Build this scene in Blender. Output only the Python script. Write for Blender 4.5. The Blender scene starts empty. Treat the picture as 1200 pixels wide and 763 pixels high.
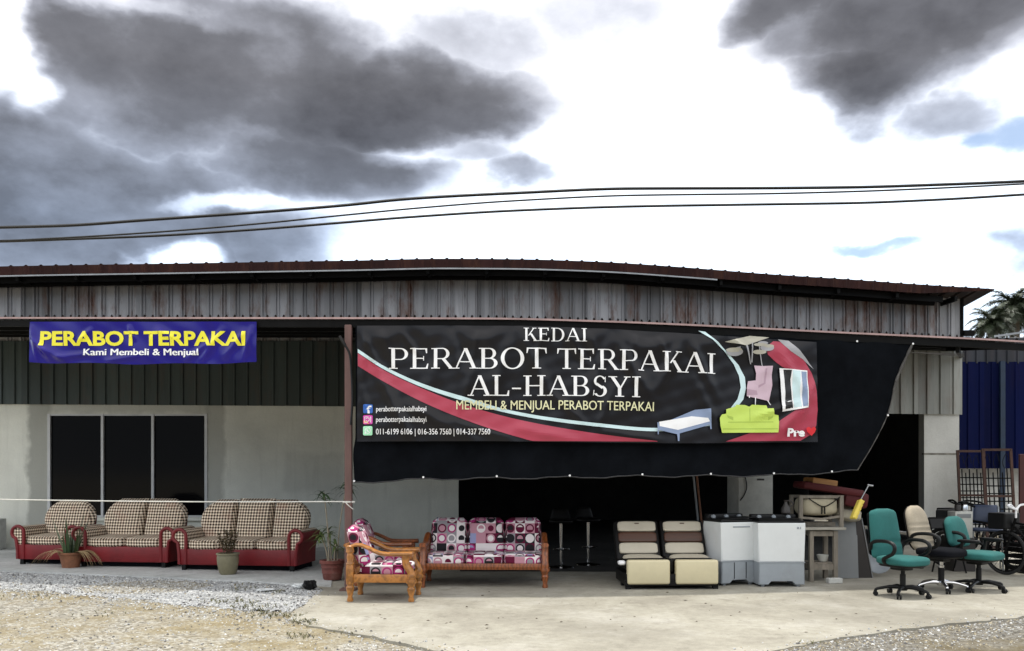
import bpy, bmesh, math, random
from mathutils import Vector, Matrix, Euler
random.seed(7)
R = math.radians
SC = bpy.context.scene
COL = SC.collection
# ------------------------------------------------------------------ camera, sky, sun, exposure
FOC = 1000.0            # focal length in photo pixels (photo 1200 x 763)
HZ = 555.0              # row of the horizon
EYE = 1.5
cam = bpy.data.cameras.new('camera'); camo = bpy.data.objects.new('camera', cam); COL.objects.link(camo)
camo.location = (0, 0, EYE); camo.rotation_euler = (R(90), 0, 0)
cam.sensor_width = 36; cam.lens = 36*FOC/1200; cam.shift_y = (HZ-381.5)/1200
cam.clip_start = .1; cam.clip_end = 3000
SC.camera = camo
SC.view_settings.view_transform = 'Standard'; SC.view_settings.look = 'None'
SC.view_settings.exposure = 0.45; SC.view_settings.gamma = 1
SUN_EL = 82
sl = bpy.data.lights.new('sun', 'SUN'); sl.energy = 2.3; sl.angle = R(2.0); sl.color = (1, .96, .88)
so = bpy.data.objects.new('sun', sl); COL.objects.link(so); so.rotation_euler = (R(-(90-SUN_EL)), R(-3), 0); so.location = (0, 0, 30)

W = bpy.data.worlds.new('World'); SC.world = W; W.use_nodes = True
def build_world():
    nt = W.node_tree; N = nt.nodes; L = nt.links; N.clear()
    def n(t, **k):
        x = N.new(t)
        for a, b in k.items(): setattr(x, a, b)
        return x
    def m(op, a, b=None, c=None, clamp=False):
        x = n('ShaderNodeMath', operation=op); x.use_clamp = clamp
        for i, v in enumerate((a, b, c)):
            if v is None: continue
            if isinstance(v, (int, float)): x.inputs[i].default_value = v
            else: L.new(v, x.inputs[i])
        return x.outputs[0]
    tc = n('ShaderNodeTexCoord'); sep = n('ShaderNodeSeparateXYZ'); L.new(tc.outputs['Generated'], sep.inputs[0])
    az = m('ARCTAN2', sep.outputs[0], sep.outputs[1]); el = m('ARCSINE', sep.outputs[2])
    def noise(scale, detail, rough=.55, off=0.0):
        mp = n('ShaderNodeMapping'); mp.inputs['Scale'].default_value = (1, 1, 1.7); mp.inputs['Location'].default_value = (off, off*.7, 0)
        L.new(tc.outputs['Generated'], mp.inputs[0])
        x = n('ShaderNodeTexNoise'); x.inputs['Scale'].default_value = scale; x.inputs['Detail'].default_value = detail; x.inputs['Roughness'].default_value = rough
        L.new(mp.outputs[0], x.inputs['Vector']); return x
    wn = noise(6, 6, .5, 3.1); ws = n('ShaderNodeSeparateColor'); L.new(wn.outputs['Color'], ws.inputs[0])
    wx = m('MULTIPLY_ADD', ws.outputs[0], .20, -.10); wy = m('MULTIPLY_ADD', ws.outputs[1], .13, -.065)
    az2 = m('ADD', az, wx); el2 = m('ADD', el, wy)
    def blob(cx, cy, rx, ry, lo=.25, hi=1.15, amt=1.0):
        u = (cx-600)/FOC; v = (HZ-cy)/FOC; a0 = math.atan(u); e0 = math.atan(v*math.cos(a0))
        ra = rx/FOC*math.cos(a0)**2; re = ry/FOC*math.cos(e0)**2
        dx = m('DIVIDE', m('SUBTRACT', az2, a0), ra); dy = m('DIVIDE', m('SUBTRACT', el2, e0), re)
        d = m('SQRT', m('ADD', m('MULTIPLY', dx, dx), m('MULTIPLY', dy, dy)))
        mr = n('ShaderNodeMapRange', interpolation_type='SMOOTHSTEP'); L.new(d, mr.inputs[0])
        mr.inputs[1].default_value = lo; mr.inputs[2].default_value = hi; mr.inputs[3].default_value = amt; mr.inputs[4].default_value = 0
        return mr.outputs[0]
    def union(lst):
        o = lst[0]
        for x in lst[1:]: o = m('MAXIMUM', o, x)
        return o
    dark = union([blob(200, 85, 270, 130, lo=.40, amt=.76), blob(440, 118, 290, 84, lo=.35, amt=.84), blob(310, 90, 270, 115, lo=.45, amt=.80), blob(560, 140, 130, 46, amt=.80), blob(230, 225, 160, 46, lo=.3, amt=.55), blob(1090, 10, 270, 105, lo=.3, amt=.82), blob(1030, 80, 130, 72, amt=.82), blob(930, 5, 110, 60, amt=.8),
                  blob(110, 240, 270, 110, lo=.5, amt=.70), blob(370, 200, 190, 66, lo=.4, amt=.70), blob(30, 190, 170, 90, amt=.72), blob(300, 288, 150, 40, amt=.6), blob(40, 290, 260, 60, amt=.66),
                  blob(598, 203, 62, 28, amt=.46), blob(690, 30, 140, 60, amt=.28), blob(560, 60, 130, 60, amt=.34), blob(1190, 297, 60, 26, amt=.45), blob(1140, 120, 80, 34, amt=.42), blob(540, 180, 90, 30, amt=.4), blob(90, 120, 120, 80, amt=.7)])
    lit = union([blob(30, 118, 40, 30, amt=.32), blob(-5, 40, 60, 70, amt=.6), blob(255, 240, 80, 15, amt=.42), blob(198, 296, 52, 22, amt=.62), blob(130, 2, 240, 22, amt=.3), blob(480, 180, 70, 20, amt=.2)])
    blue = union([blob(1178, 150, 72, 34, amt=.95), blob(1020, 299, 80, 14, amt=.9), blob(1150, 350, 70, 30, amt=.5), blob(400, 270, 80, 26, amt=.5), blob(620, 125, 60, 24, amt=.4), blob(520, 175, 70, 20, amt=.35)])
    n1 = noise(5.0, 9, .56, 8.0); n2 = noise(17, 7, .6, 2.0)
    dens = m('SUBTRACT', dark, lit)
    tex = m('ADD', m('MULTIPLY', m('SUBTRACT', n1.outputs['Fac'], .5), 1.0), m('MULTIPLY', m('SUBTRACT', n2.outputs['Fac'], .5), .32))
    # texture counts most where there is cloud
    dens = m('ADD', dens, m('MULTIPLY', tex, m('MULTIPLY_ADD', dark, .75, .30)))
    rampc = n('ShaderNodeValToRGB'); cr = rampc.color_ramp
    for _ in range(4): cr.elements.new(.5)
    for e, (p, c) in zip(cr.elements, ((.0, (1.25, 1.25, 1.25)), (.20, (.95, .96, 1.0)), (.36, (.58, .60, .67)), (.54, (.30, .31, .355)), (.74, (.155, .158, .178)), (1.0, (.075, .076, .087)))): e.position = p; e.color = c+(1,)
    L.new(dens, rampc.inputs[0])
    # lower, farther cloud is bluer and paler
    lowf = n('ShaderNodeMapRange'); L.new(el, lowf.inputs[0]); lowf.inputs[1].default_value = .42; lowf.inputs[2].default_value = .26; lowf.inputs[3].default_value = 0; lowf.inputs[4].default_value = 1
    mixl = n('ShaderNodeMix', data_type='RGBA', blend_type='MULTIPLY'); L.new(lowf.outputs[0], mixl.inputs['Factor']); L.new(rampc.outputs[0], mixl.inputs['A']); mixl.inputs['B'].default_value = (.84, .97, 1.12, 1)
    mixc = mixl
    # an added low dark band behind the viewer, unseen, cutting front light and reflections
    lw = n('ShaderNodeMapRange', interpolation_type='SMOOTHSTEP'); L.new(m('ADD', el, wy), lw.inputs[0]); lw.inputs[1].default_value = .13; lw.inputs[2].default_value = .26; lw.inputs[3].default_value = .88; lw.inputs[4].default_value = 0
    bh = n('ShaderNodeMapRange', interpolation_type='SMOOTHSTEP'); L.new(sep.outputs[1], bh.inputs[0]); bh.inputs[1].default_value = .15; bh.inputs[2].default_value = -.15; bh.inputs[3].default_value = 0; bh.inputs[4].default_value = 1
    mixb = n('ShaderNodeMix', data_type='RGBA'); L.new(m('MULTIPLY', lw.outputs[0], bh.outputs[0]), mixb.inputs['Factor']); L.new(mixc.outputs['Result'], mixb.inputs['A']); mixb.inputs['B'].default_value = (.22, .23, .24, 1); mixc = mixb
    bgc = n('ShaderNodeBackground'); L.new(mixc.outputs['Result'], bgc.inputs[0]); bgc.inputs[1].default_value = 1.0
    sky = n('ShaderNodeTexSky', sky_type='NISHITA'); sky.sun_disc = False; sky.sun_elevation = R(SUN_EL); sky.sun_rotation = 0; sky.altitude = 50
    bgs = n('ShaderNodeBackground'); L.new(sky.outputs[0], bgs.inputs[0]); bgs.inputs[1].default_value = .12
    hole = n('ShaderNodeMapRange', interpolation_type='SMOOTHSTEP'); L.new(m('ADD', m('SUBTRACT', blue, dens), m('MULTIPLY', m('SUBTRACT', n2.outputs['Fac'], .5), 1.0)), hole.inputs[0]); hole.inputs[1].default_value = .25; hole.inputs[2].default_value = .95; hole.inputs[3].default_value = 0; hole.inputs[4].default_value = .85
    fac = m('SUBTRACT', 1, hole.outputs[0], clamp=True)
    mx = n('ShaderNodeMixShader'); L.new(fac, mx.inputs[0]); L.new(bgs.outputs[0], mx.inputs[1]); L.new(bgc.outputs[0], mx.inputs[2])
    out = n('ShaderNodeOutputWorld'); L.new(mx.outputs[0], out.inputs[0])
build_world()

# ------------------------------------------------------------------ helpers
def lerp(a, b, t): return a+(b-a)*t
def crv(x, pts):
    """smooth curve through (x, y) points (monotone cubic)"""
    n = len(pts)
    if x <= pts[0][0]: return pts[0][1]
    if x >= pts[-1][0]: return pts[-1][1]
    d = [(pts[i+1][1]-pts[i][1])/(pts[i+1][0]-pts[i][0]) for i in range(n-1)]
    def tan(i):
        if i == 0: return d[0]
        if i == n-1: return d[-1]
        return 0 if d[i-1]*d[i] <= 0 else 2*d[i-1]*d[i]/(d[i-1]+d[i])
    for i in range(n-1):
        if x <= pts[i+1][0]:
            h = pts[i+1][0]-pts[i][0]; t = (x-pts[i][0])/h
            return ((1+2*t)*(1-t)**2*pts[i][1]+t*(1-t)**2*h*tan(i)+t*t*(3-2*t)*pts[i+1][1]+t*t*(t-1)*h*tan(i+1))
def P(px, py, D): return Vector(((px-600)*D/FOC, D, EYE-(py-HZ)*D/FOC))
def G(px, py, z=0):
    D = (EYE-z)*FOC/(py-HZ); return P(px, py, D)
def bend(px): return crv(px, [(-300, 1), (560, 1), (700, 1.008), (800, 1.022), (900, 1.043), (1000, 1.057), (1140, 1.08), (1400, 1.12)])
def DF(px): return 17.2*bend(px)      # the front wall
def DC(px): return crv(px, [(-300, 13.7), (-150, 13.1), (0, 12.5), (200, 11.7), (400, 10.97), (560, 10.9), (700, 10.99), (800, 11.14), (900, 11.37), (1000, 11.52), (1140, 11.77), (1400, 12.2)])      # the front edge of the canopy
ROOF = [(-200, 318), (0, 311.5), (210, 308), (420, 304.5), (520, 302.5), (600, 303), (700, 306), (800, 312.5), (900, 320.5), (1000, 327), (1060, 331.5), (1165, 338)]
CAN = [(-200, 370), (420, 370.5), (580, 371), (700, 374), (800, 378), (900, 383), (1000, 388), (1140, 394.5), (1200, 398), (1400, 409)]

def tag(o, label=None, cat=None, group=None, kind=None):
    if label: o['label'] = label
    if cat: o['category'] = cat
    if group: o['group'] = group
    if kind: o['kind'] = kind
    return o
def thing(name, label, cat, loc=(0, 0, 0), yaw=0, group=None):
    o = bpy.data.objects.new(name, None); COL.objects.link(o); o.empty_display_size = .1
    o.location = loc; o.rotation_euler = (0, 0, R(yaw)); return tag(o, label, cat, group)
def obj(name, bm, mat, parent=None, smooth=False, uv=True, sharp=35):
    bmesh.ops.recalc_face_normals(bm, faces=bm.faces[:])
    if uv:
        lay = bm.loops.layers.uv.verify()
        for f in bm.faces:
            nx, ny, nz = (abs(c) for c in f.normal)
            for l in f.loops:
                c = l.vert.co
                if nz >= nx and nz >= ny: l[lay].uv = (c.x, c.y)
                elif ny >= nx: l[lay].uv = (c.x, c.z)
                else: l[lay].uv = (c.y, c.z)
    me = bpy.data.meshes.new(name); bm.to_mesh(me); bm.free()
    if smooth:
        me.polygons.foreach_set('use_smooth', [True]*len(me.polygons))
        try: me.set_sharp_from_angle(angle=R(sharp))
        except Exception: pass
    mats = mat if isinstance(mat, (list, tuple)) else [mat]
    for mm in mats: me.materials.append(mm)
    o = bpy.data.objects.new(name, me); COL.objects.link(o)
    if parent is not None: o.parent = parent
    return o
def copy_tree(o, parent=None):
    c = o.copy(); COL.objects.link(c); c.parent = parent
    for ch in o.children: copy_tree(ch, c)
    return c
BM = bmesh.new
def box(bm, c, s, rot=None, bevel=0, seg=2):
    r = bmesh.ops.create_cube(bm, size=1); vs = r['verts']
    bmesh.ops.scale(bm, vec=s, verts=vs)
    if bevel:
        es = list({e for v in vs for e in v.link_edges})
        rb = bmesh.ops.bevel(bm, geom=es, offset=bevel, segments=seg, affect='EDGES', profile=.5)
        vs = list({v for f in rb['faces'] for v in f.verts} | {v for v in vs if v.is_valid})
    M = Matrix.Translation(c)
    if rot is not None: M = M @ Euler([R(a) for a in rot]).to_matrix().to_4x4()
    bmesh.ops.transform(bm, matrix=M, verts=vs)
    return vs
def bar(bm, a, b, w, h, up=(0, 0, 1), bevel=0):
    """square bar from a to b"""
    a, b = Vector(a), Vector(b); d = b-a; z = d.normalized(); u = Vector(up)
    if abs(z.dot(u)) > .98: u = Vector((0, 1, 0))
    x = u.cross(z).normalized(); y = z.cross(x)
    r = bmesh.ops.create_cube(bm, size=1); vs = r['verts']; bmesh.ops.scale(bm, vec=(w, h, d.length), verts=vs)
    if bevel:
        es = list({e for v in vs for e in v.link_edges})
        rb = bmesh.ops.bevel(bm, geom=es, offset=bevel, segments=1, affect='EDGES')
        vs = list({v for f in rb['faces'] for v in f.verts} | {v for v in vs if v.is_valid})
    M = Matrix((x, y, z)).transposed().to_4x4(); M.translation = (a+b)/2
    bmesh.ops.transform(bm, matrix=M, verts=vs)
def smooth_path(pts, n=8):
    pts = [Vector(p) for p in pts]; out = []
    for i in range(len(pts)-1):
        p0 = pts[max(i-1, 0)]; p1 = pts[i]; p2 = pts[i+1]; p3 = pts[min(i+2, len(pts)-1)]
        for k in range(n):
            t = k/n
            out.append(.5*((2*p1)+(p2-p0)*t+(2*p0-5*p1+4*p2-p3)*t*t+(3*p1-p0-3*p2+p3)*t**3))
    out.append(pts[-1]); return out
def tube(bm, pts, r, seg=8, flat=1.0, cap=True, up=(0, 0, 1)):
    pts = [Vector(p) for p in pts]; n = len(pts); rings = []
    t0 = (pts[1]-pts[0]).normalized(); u = Vector(up)
    if abs(u.dot(t0)) > .95: u = Vector((1, 0, 0))
    x = u.cross(t0).normalized()
    for i, p in enumerate(pts):
        t = (pts[min(i+1, n-1)]-pts[max(i-1, 0)]).normalized()
        x = (x-t*x.dot(t)).normalized(); y = t.cross(x)
        rr = r[i] if isinstance(r, (list, tuple)) else r
        rings.append([bm.verts.new(p+x*rr*math.cos(2*math.pi*k/seg)+y*rr*flat*math.sin(2*math.pi*k/seg)) for k in range(seg)])
    for a, b in zip(rings, rings[1:]):
        for k in range(seg): bm.faces.new((a[k], a[(k+1) % seg], b[(k+1) % seg], b[k]))
    if cap:
        bm.faces.new(rings[0][::-1]); bm.faces.new(rings[-1])
def lathe(bm, prof, c=(0, 0, 0), seg=16, cap=True):
    c = Vector(c); rings = []
    for r, z in prof:
        rings.append([bm.verts.new(c+Vector((r*math.cos(2*math.pi*k/seg), r*math.sin(2*math.pi*k/seg), z))) for k in range(seg)])
    for a, b in zip(rings, rings[1:]):
        for k in range(seg): bm.faces.new((a[k], a[(k+1) % seg], b[(k+1) % seg], b[k]))
    if cap:
        bm.faces.new(rings[0][::-1]); bm.faces.new(rings[-1])
def prism(bm, pts, a, b, axis='y', bevel=0):
    """2-D outline extruded from a to b along an axis; pts are (x,z) for y, (y,z) for x, (x,y) for z"""
    f = {'y': lambda p, t: (p[0], t, p[1]), 'x': lambda p, t: (t, p[0], p[1]), 'z': lambda p, t: (p[0], p[1], t)}[axis]
    A = [bm.verts.new(f(p, a)) for p in pts]; B = [bm.verts.new(f(p, b)) for p in pts]; n = len(pts)
    fs = [bm.faces.new(A[::-1]), bm.faces.new(B)]
    for i in range(n): fs.append(bm.faces.new((A[i], A[(i+1) % n], B[(i+1) % n], B[i])))
    if bevel:
        es = [e for fc in fs[:2] for e in fc.edges]
        bmesh.ops.bevel(bm, geom=es, offset=bevel, segments=2, affect='EDGES')
def pillow(bm, c, s, n=5.0, rot=None, sub=10, dent=0.0):
    """super-ellipsoid cushion"""
    M = Matrix.Translation(c)
    if rot is not None: M = M @ Euler([R(a) for a in rot]).to_matrix().to_4x4()
    vs = {}
    def V(p):
        k = tuple(round(q, 5) for q in p)
        if k not in vs:
            l = (abs(p[0])**n+abs(p[1])**n+abs(p[2])**n)**(1/n)
            q = Vector(p)/l
            if dent: q = q*(1+dent*(math.sin(p[0]*7+c[0]*5)*math.cos(p[1]*6)+.6*math.sin(p[2]*5+p[0]*4)))
            vs[k] = bm.verts.new(M @ Vector((q.x*s[0]/2, q.y*s[1]/2, q.z*s[2]/2)))
        return vs[k]
    for ax in range(3):
        for sg in (-1, 1):
            for i in range(sub):
                for j in range(sub):
                    q = []
                    for a, b in ((i, j), (i+1, j), (i+1, j+1), (i, j+1)):
                        p = [0, 0, 0]; p[ax] = sg; p[(ax+1) % 3] = -1+2*a/sub; p[(ax+2) % 3] = -1+2*b/sub
                        q.append(V(p))
                    try: bm.faces.new(q)
                    except ValueError: pass
def arch_cushion(bm, xl, xr, z0, z1, thick, y0, lean, nx=14, nz=12, puff=.5):
    """back cushion with a free outline: xl(t), xr(t) at height t, front bulging, leaning back"""
    def pt(s, t, side):
        x = lerp(xl(t), xr(t), s); z = lerp(z0, z1, t)
        e = (max(0, 1-abs(2*s-1)**4)*max(0, 1-abs(2*t-1)**4))**puff
        y = y0+lean*(z-z0)+side*thick/2*e
        return Vector((x, y, z))
    for side in (-1, 1):
        g = [[bm.verts.new(pt(i/nx, j/nz, side)) for i in range(nx+1)] for j in range(nz+1)]
        for j in range(nz):
            for i in range(nx): bm.faces.new((g[j][i], g[j][i+1], g[j+1][i+1], g[j+1][i]))
    bmesh.ops.remove_doubles(bm, verts=bm.verts[:], dist=1e-5)
def grid(bm, fn, nu, nv):
    g = [[bm.verts.new(fn(i/nu, j/nv)) for i in range(nu+1)] for j in range(nv+1)]
    for j in range(nv):
        for i in range(nu): bm.faces.new((g[j][i], g[j][i+1], g[j+1][i+1], g[j+1][i]))
def thicken(bm, t):
    bmesh.ops.recalc_face_normals(bm, faces=bm.faces[:])
    bmesh.ops.solidify(bm, geom=bm.faces[:], thickness=t)

# ------------------------------------------------------------------ materials
def mat(name, col, rough=.6, var=.25, scale=6.0, bump=.0, bscale=None, metal=0.0, spec=.5, stretch=(1, 1, 1), stain=None, stain_amt=.5, stain_scale=1.2, fine=0.0, coat=0):
    mt = bpy.data.materials.new(name); mt.use_nodes = True; nt = mt.node_tree; N = nt.nodes; L = nt.links
    b = N['Principled BSDF']; b.inputs['Roughness'].default_value = rough; b.inputs['Metallic'].default_value = metal
    b.inputs['Specular IOR Level'].default_value = spec
    if coat: b.inputs['Coat Weight'].default_value = coat
    tc = N.new('ShaderNodeTexCoord'); mp = N.new('ShaderNodeMapping'); mp.inputs['Scale'].default_value = stretch; L.new(tc.outputs['Object'], mp.inputs[0])
    ns = N.new('ShaderNodeTexNoise'); ns.inputs['Scale'].default_value = scale; ns.inputs['Detail'].default_value = 6; ns.inputs['Roughness'].default_value = .65
    L.new(mp.outputs[0], ns.inputs['Vector'])
    rp = N.new('ShaderNodeValToRGB'); rp.color_ramp.elements[0].position = .3; rp.color_ramp.elements[1].position = .72
    rp.color_ramp.elements[0].color = tuple(c*(1-var) for c in col)+(1,); rp.color_ramp.elements[1].color = tuple(min(1, c*(1+var)) for c in col)+(1,)
    L.new(ns.outputs['Fac'], rp.inputs[0]); out = rp.outputs[0]
    if stain:
        n2 = N.new('ShaderNodeTexNoise'); n2.inputs['Scale'].default_value = stain_scale; n2.inputs['Detail'].default_value = 8; n2.inputs['Roughness'].default_value = .7; L.new(mp.outputs[0], n2.inputs['Vector'])
        r2 = N.new('ShaderNodeValToRGB'); r2.color_ramp.elements[0].position = .5; r2.color_ramp.elements[1].position = .68
        r2.color_ramp.elements[0].color = (0, 0, 0, 1); r2.color_ramp.elements[1].color = (stain_amt,)*3+(1,); L.new(n2.outputs['Fac'], r2.inputs[0])
        mx = N.new('ShaderNodeMix'); mx.data_type = 'RGBA'; L.new(r2.outputs[0], mx.inputs['Factor']); L.new(out, mx.inputs['A']); mx.inputs['B'].default_value = stain+(1,); out = mx.outputs['Result']
    if fine:
        n3 = N.new('ShaderNodeTexNoise'); n3.inputs['Scale'].default_value = 90; n3.inputs['Detail'].default_value = 3; L.new(tc.outputs['Object'], n3.inputs['Vector'])
        mr = N.new('ShaderNodeMapRange'); mr.inputs[1].default_value = .3; mr.inputs[2].default_value = .7; mr.inputs[3].default_value = 1-fine; mr.inputs[4].default_value = 1+fine; L.new(n3.outputs['Fac'], mr.inputs[0])
        mx = N.new('ShaderNodeMix'); mx.data_type = 'RGBA'; mx.blend_type = 'MULTIPLY'; mx.inputs['Factor'].default_value = 1; L.new(out, mx.inputs['A']); L.new(mr.outputs[0], mx.inputs['B']); out = mx.outputs['Result']
    L.new(out, b.inputs['Base Color'])
    if bump:
        n4 = N.new('ShaderNodeTexNoise'); n4.inputs['Scale'].default_value = bscale or scale*4; n4.inputs['Detail'].default_value = 5; L.new(mp.outputs[0], n4.inputs['Vector'])
        bp = N.new('ShaderNodeBump'); bp.inputs['Strength'].default_value = bump; bp.inputs['Distance'].default_value = .02; L.new(n4.outputs['Fac'], bp.inputs['Height']); L.new(bp.outputs[0], b.inputs['Normal'])
    return mt
def nodes(mt):
    nt = mt.node_tree; N = nt.nodes; L = nt.links
    def m(op, a, b=None, c=None, clamp=False):
        x = N.new('ShaderNodeMath'); x.operation = op; x.use_clamp = clamp
        for i, v in enumerate((a, b, c)):
            if v is None: continue
            if isinstance(v, (int, float)): x.inputs[i].default_value = v
            else: L.new(v, x.inputs[i])
        return x.outputs[0]
    def mix(f, a, b, blend='MIX'):
        x = N.new('ShaderNodeMix'); x.data_type = 'RGBA'; x.blend_type = blend
        for k, v in (('Factor', f), ('A', a), ('B', b)):
            if isinstance(v, (int, float)): x.inputs[k].default_value = v if k == 'Factor' else (v, v, v, 1)
            elif isinstance(v, tuple): x.inputs[k].default_value = v if len(v) == 4 else v+(1,)
            else: L.new(v, x.inputs[k])
        return x.outputs['Result']
    def noise(vec, scale, detail=5, rough=.6):
        x = N.new('ShaderNodeTexNoise'); x.inputs['Scale'].default_value = scale; x.inputs['Detail'].default_value = detail; x.inputs['Roughness'].default_value = rough
        if vec is not None: L.new(vec, x.inputs['Vector'])
        return x.outputs['Fac']
    def ramp(f, stops, const=False):
        x = N.new('ShaderNodeValToRGB'); cr = x.color_ramp
        if const: cr.interpolation = 'CONSTANT'
        while len(cr.elements) < len(stops): cr.elements.new(.5)
        for e, (p, c) in zip(cr.elements, stops): e.position = p; e.color = (c if isinstance(c, tuple) else (c, c, c))+(1,)
        L.new(f, x.inputs[0]); return x.outputs[0]
    def rng(f, a, b, c=0.0, d=1.0):
        x = N.new('ShaderNodeMapRange'); L.new(f, x.inputs[0])
        for i, v in enumerate((a, b, c, d)): x.inputs[i+1].default_value = v
        return x.outputs[0]
    return nt, N, L, m, mix, noise, ramp, rng
def new_mat(name, rough=.7, spec=.5, metal=0):
    mt = bpy.data.materials.new(name); mt.use_nodes = True; b = mt.node_tree.nodes['Principled BSDF']
    b.inputs['Roughness'].default_value = rough; b.inputs['Specular IOR Level'].default_value = spec; b.inputs['Metallic'].default_value = metal
    return mt, b
def bump_to(mt, b, h, strength, dist):
    N = mt.node_tree.nodes; bp = N.new('ShaderNodeBump'); bp.inputs['Strength'].default_value = strength; bp.inputs['Distance'].default_value = dist
    mt.node_tree.links.new(h, bp.inputs['Height']); mt.node_tree.links.new(bp.outputs[0], b.inputs['Normal'])

def m_ground():
    mt, b = new_mat('dirt_and_gravel', .95, .2); nt, N, L, m, mix, noise, ramp, rng = nodes(mt)
    tc = N.new('ShaderNodeTexCoord'); o = tc.outputs['Object']
    a = noise(o, .55, 6, .6); c = noise(o, 3.2, 8, .7); f = noise(o, 38, 4, .7)
    dirt = ramp(c, [(.3, (.24, .195, .115)), (.55, (.36, .305, .195)), (.75, (.46, .42, .32))])
    vo = N.new('ShaderNodeTexVoronoi'); vo.inputs['Scale'].default_value = 34; L.new(o, vo.inputs['Vector'])
    st = N.new('ShaderNodeSeparateColor'); L.new(vo.outputs['Color'], st.inputs[0])
    grav = ramp(st.outputs[0], [(0, (.16, .15, .13)), (.35, (.30, .28, .24)), (.7, (.44, .42, .37)), (1, (.62, .60, .55))])
    k = ramp(m('ADD', a, m('MULTIPLY', m('SUBTRACT', c, .5), .55)), [(.38, 0.0), (.56, 1.0)])
    col = mix(m('MULTIPLY', k, .85), dirt, grav)
    # loose pebbles everywhere
    v2 = N.new('ShaderNodeTexVoronoi'); v2.inputs['Scale'].default_value = 21; L.new(o, v2.inputs['Vector'])
    s2 = N.new('ShaderNodeSeparateColor'); L.new(v2.outputs['Color'], s2.inputs[0])
    peb = m('MULTIPLY', m('LESS_THAN', v2.outputs['Distance'], .3), m('GREATER_THAN', s2.outputs[1], .72))
    col = mix(peb, col, ramp(s2.outputs[2], [(0, (.12, .115, .10)), (1, (.6, .57, .5))]))
    col = mix(1.0, col, ramp(f, [(.3, .72), (.7, 1.2)]), 'MULTIPLY')
    gx = N.new('ShaderNodeSeparateXYZ'); L.new(o, gx.inputs[0])     # darker wet gravel at the right
    col = mix(m('MULTIPLY', rng(m('ADD', gx.outputs[0], m('MULTIPLY', a, 2.0)), 1.5, 3.6), .75), col, mix(1.0, col, (.42, .42, .43), 'MULTIPLY'))
    L.new(col, b.inputs['Base Color'])
    bump_to(mt, b, m('ADD', m('MULTIPLY', vo.outputs['Distance'], -.6), m('ADD', f, c)), .9, .03)
    return mt
def m_gravel():
    mt, b = new_mat('grey_gravel', .95, .2); nt, N, L, m, mix, noise, ramp, rng = nodes(mt)
    tc = N.new('ShaderNodeTexCoord'); o = tc.outputs['Object']
    vo = N.new('ShaderNodeTexVoronoi'); vo.inputs['Scale'].default_value = 38; L.new(o, vo.inputs['Vector'])
    st = N.new('ShaderNodeSeparateColor'); L.new(vo.outputs['Color'], st.inputs[0])
    col = ramp(st.outputs[0], [(0, (.20, .205, .21)), (.4, (.42, .425, .43)), (.75, (.58, .585, .585)), (1, (.74, .74, .73))])
    col = mix(1.0, col, ramp(noise(o, 1.6, 5), [(.35, .8), (.65, 1.1)]), 'MULTIPLY')
    L.new(col, b.inputs['Base Color']); bump_to(mt, b, m('MULTIPLY', vo.outputs['Distance'], -1), 1.0, .03); return mt
def m_concrete(name, lo, mid, hi, dirt=(.10, .095, .085), cracks=True):
    mt, b = new_mat(name, .85, .3); nt, N, L, m, mix, noise, ramp, rng = nodes(mt)
    tc = N.new('ShaderNodeTexCoord'); o = tc.outputs['Object']
    mp = N.new('ShaderNodeMapping'); mp.inputs['Scale'].default_value = (.9, .8, 1); L.new(o, mp.inputs[0])
    a = noise(mp.outputs[0], .8, 10, .72)
    col = ramp(a, [(.32, lo), (.5, mid), (.68, hi)])
    s = noise(mp.outputs[0], 3.4, 10, .78)
    col = mix(ramp(s, [(.53, 0.0), (.70, .62)]), col, dirt)
    col = mix(1.0, col, ramp(noise(o, 11, 6, .75), [(.3, .84), (.68, 1.1)]), 'MULTIPLY')
    big = noise(o, .35, 4, .6); col = mix(ramp(big, [(.46, 0.0), (.60, .4)]), col, tuple(c*.7 for c in lo))
    sp = noise(o, 26, 3, .6); col = mix(ramp(sp, [(.69, 0.0), (.75, .7)]), col, dirt)
    col = mix(1.0, col, ramp(noise(o, 110, 2), [(.3, .88), (.7, 1.1)]), 'MULTIPLY')
    if cracks:
        vo = N.new('ShaderNodeTexVoronoi'); vo.feature = 'DISTANCE_TO_EDGE'; vo.inputs['Scale'].default_value = .42
        wv = N.new('ShaderNodeVectorMath'); wv.operation = 'ADD'; nn = N.new('ShaderNodeTexNoise'); nn.inputs['Scale'].default_value = 1.5; nn.inputs['Detail'].default_value = 6; L.new(o, nn.inputs['Vector'])
        L.new(o, wv.inputs[0]); L.new(nn.outputs['Color'], wv.inputs[1]); L.new(wv.outputs[0], vo.inputs['Vector'])
        col = mix(m('MULTIPLY', m('LESS_THAN', vo.outputs['Distance'], .0045), .55), col, dirt)
    L.new(col, b.inputs['Base Color']); bump_to(mt, b, m('ADD', s, m('MULTIPLY', sp, .5)), .35, .015); return mt
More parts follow.
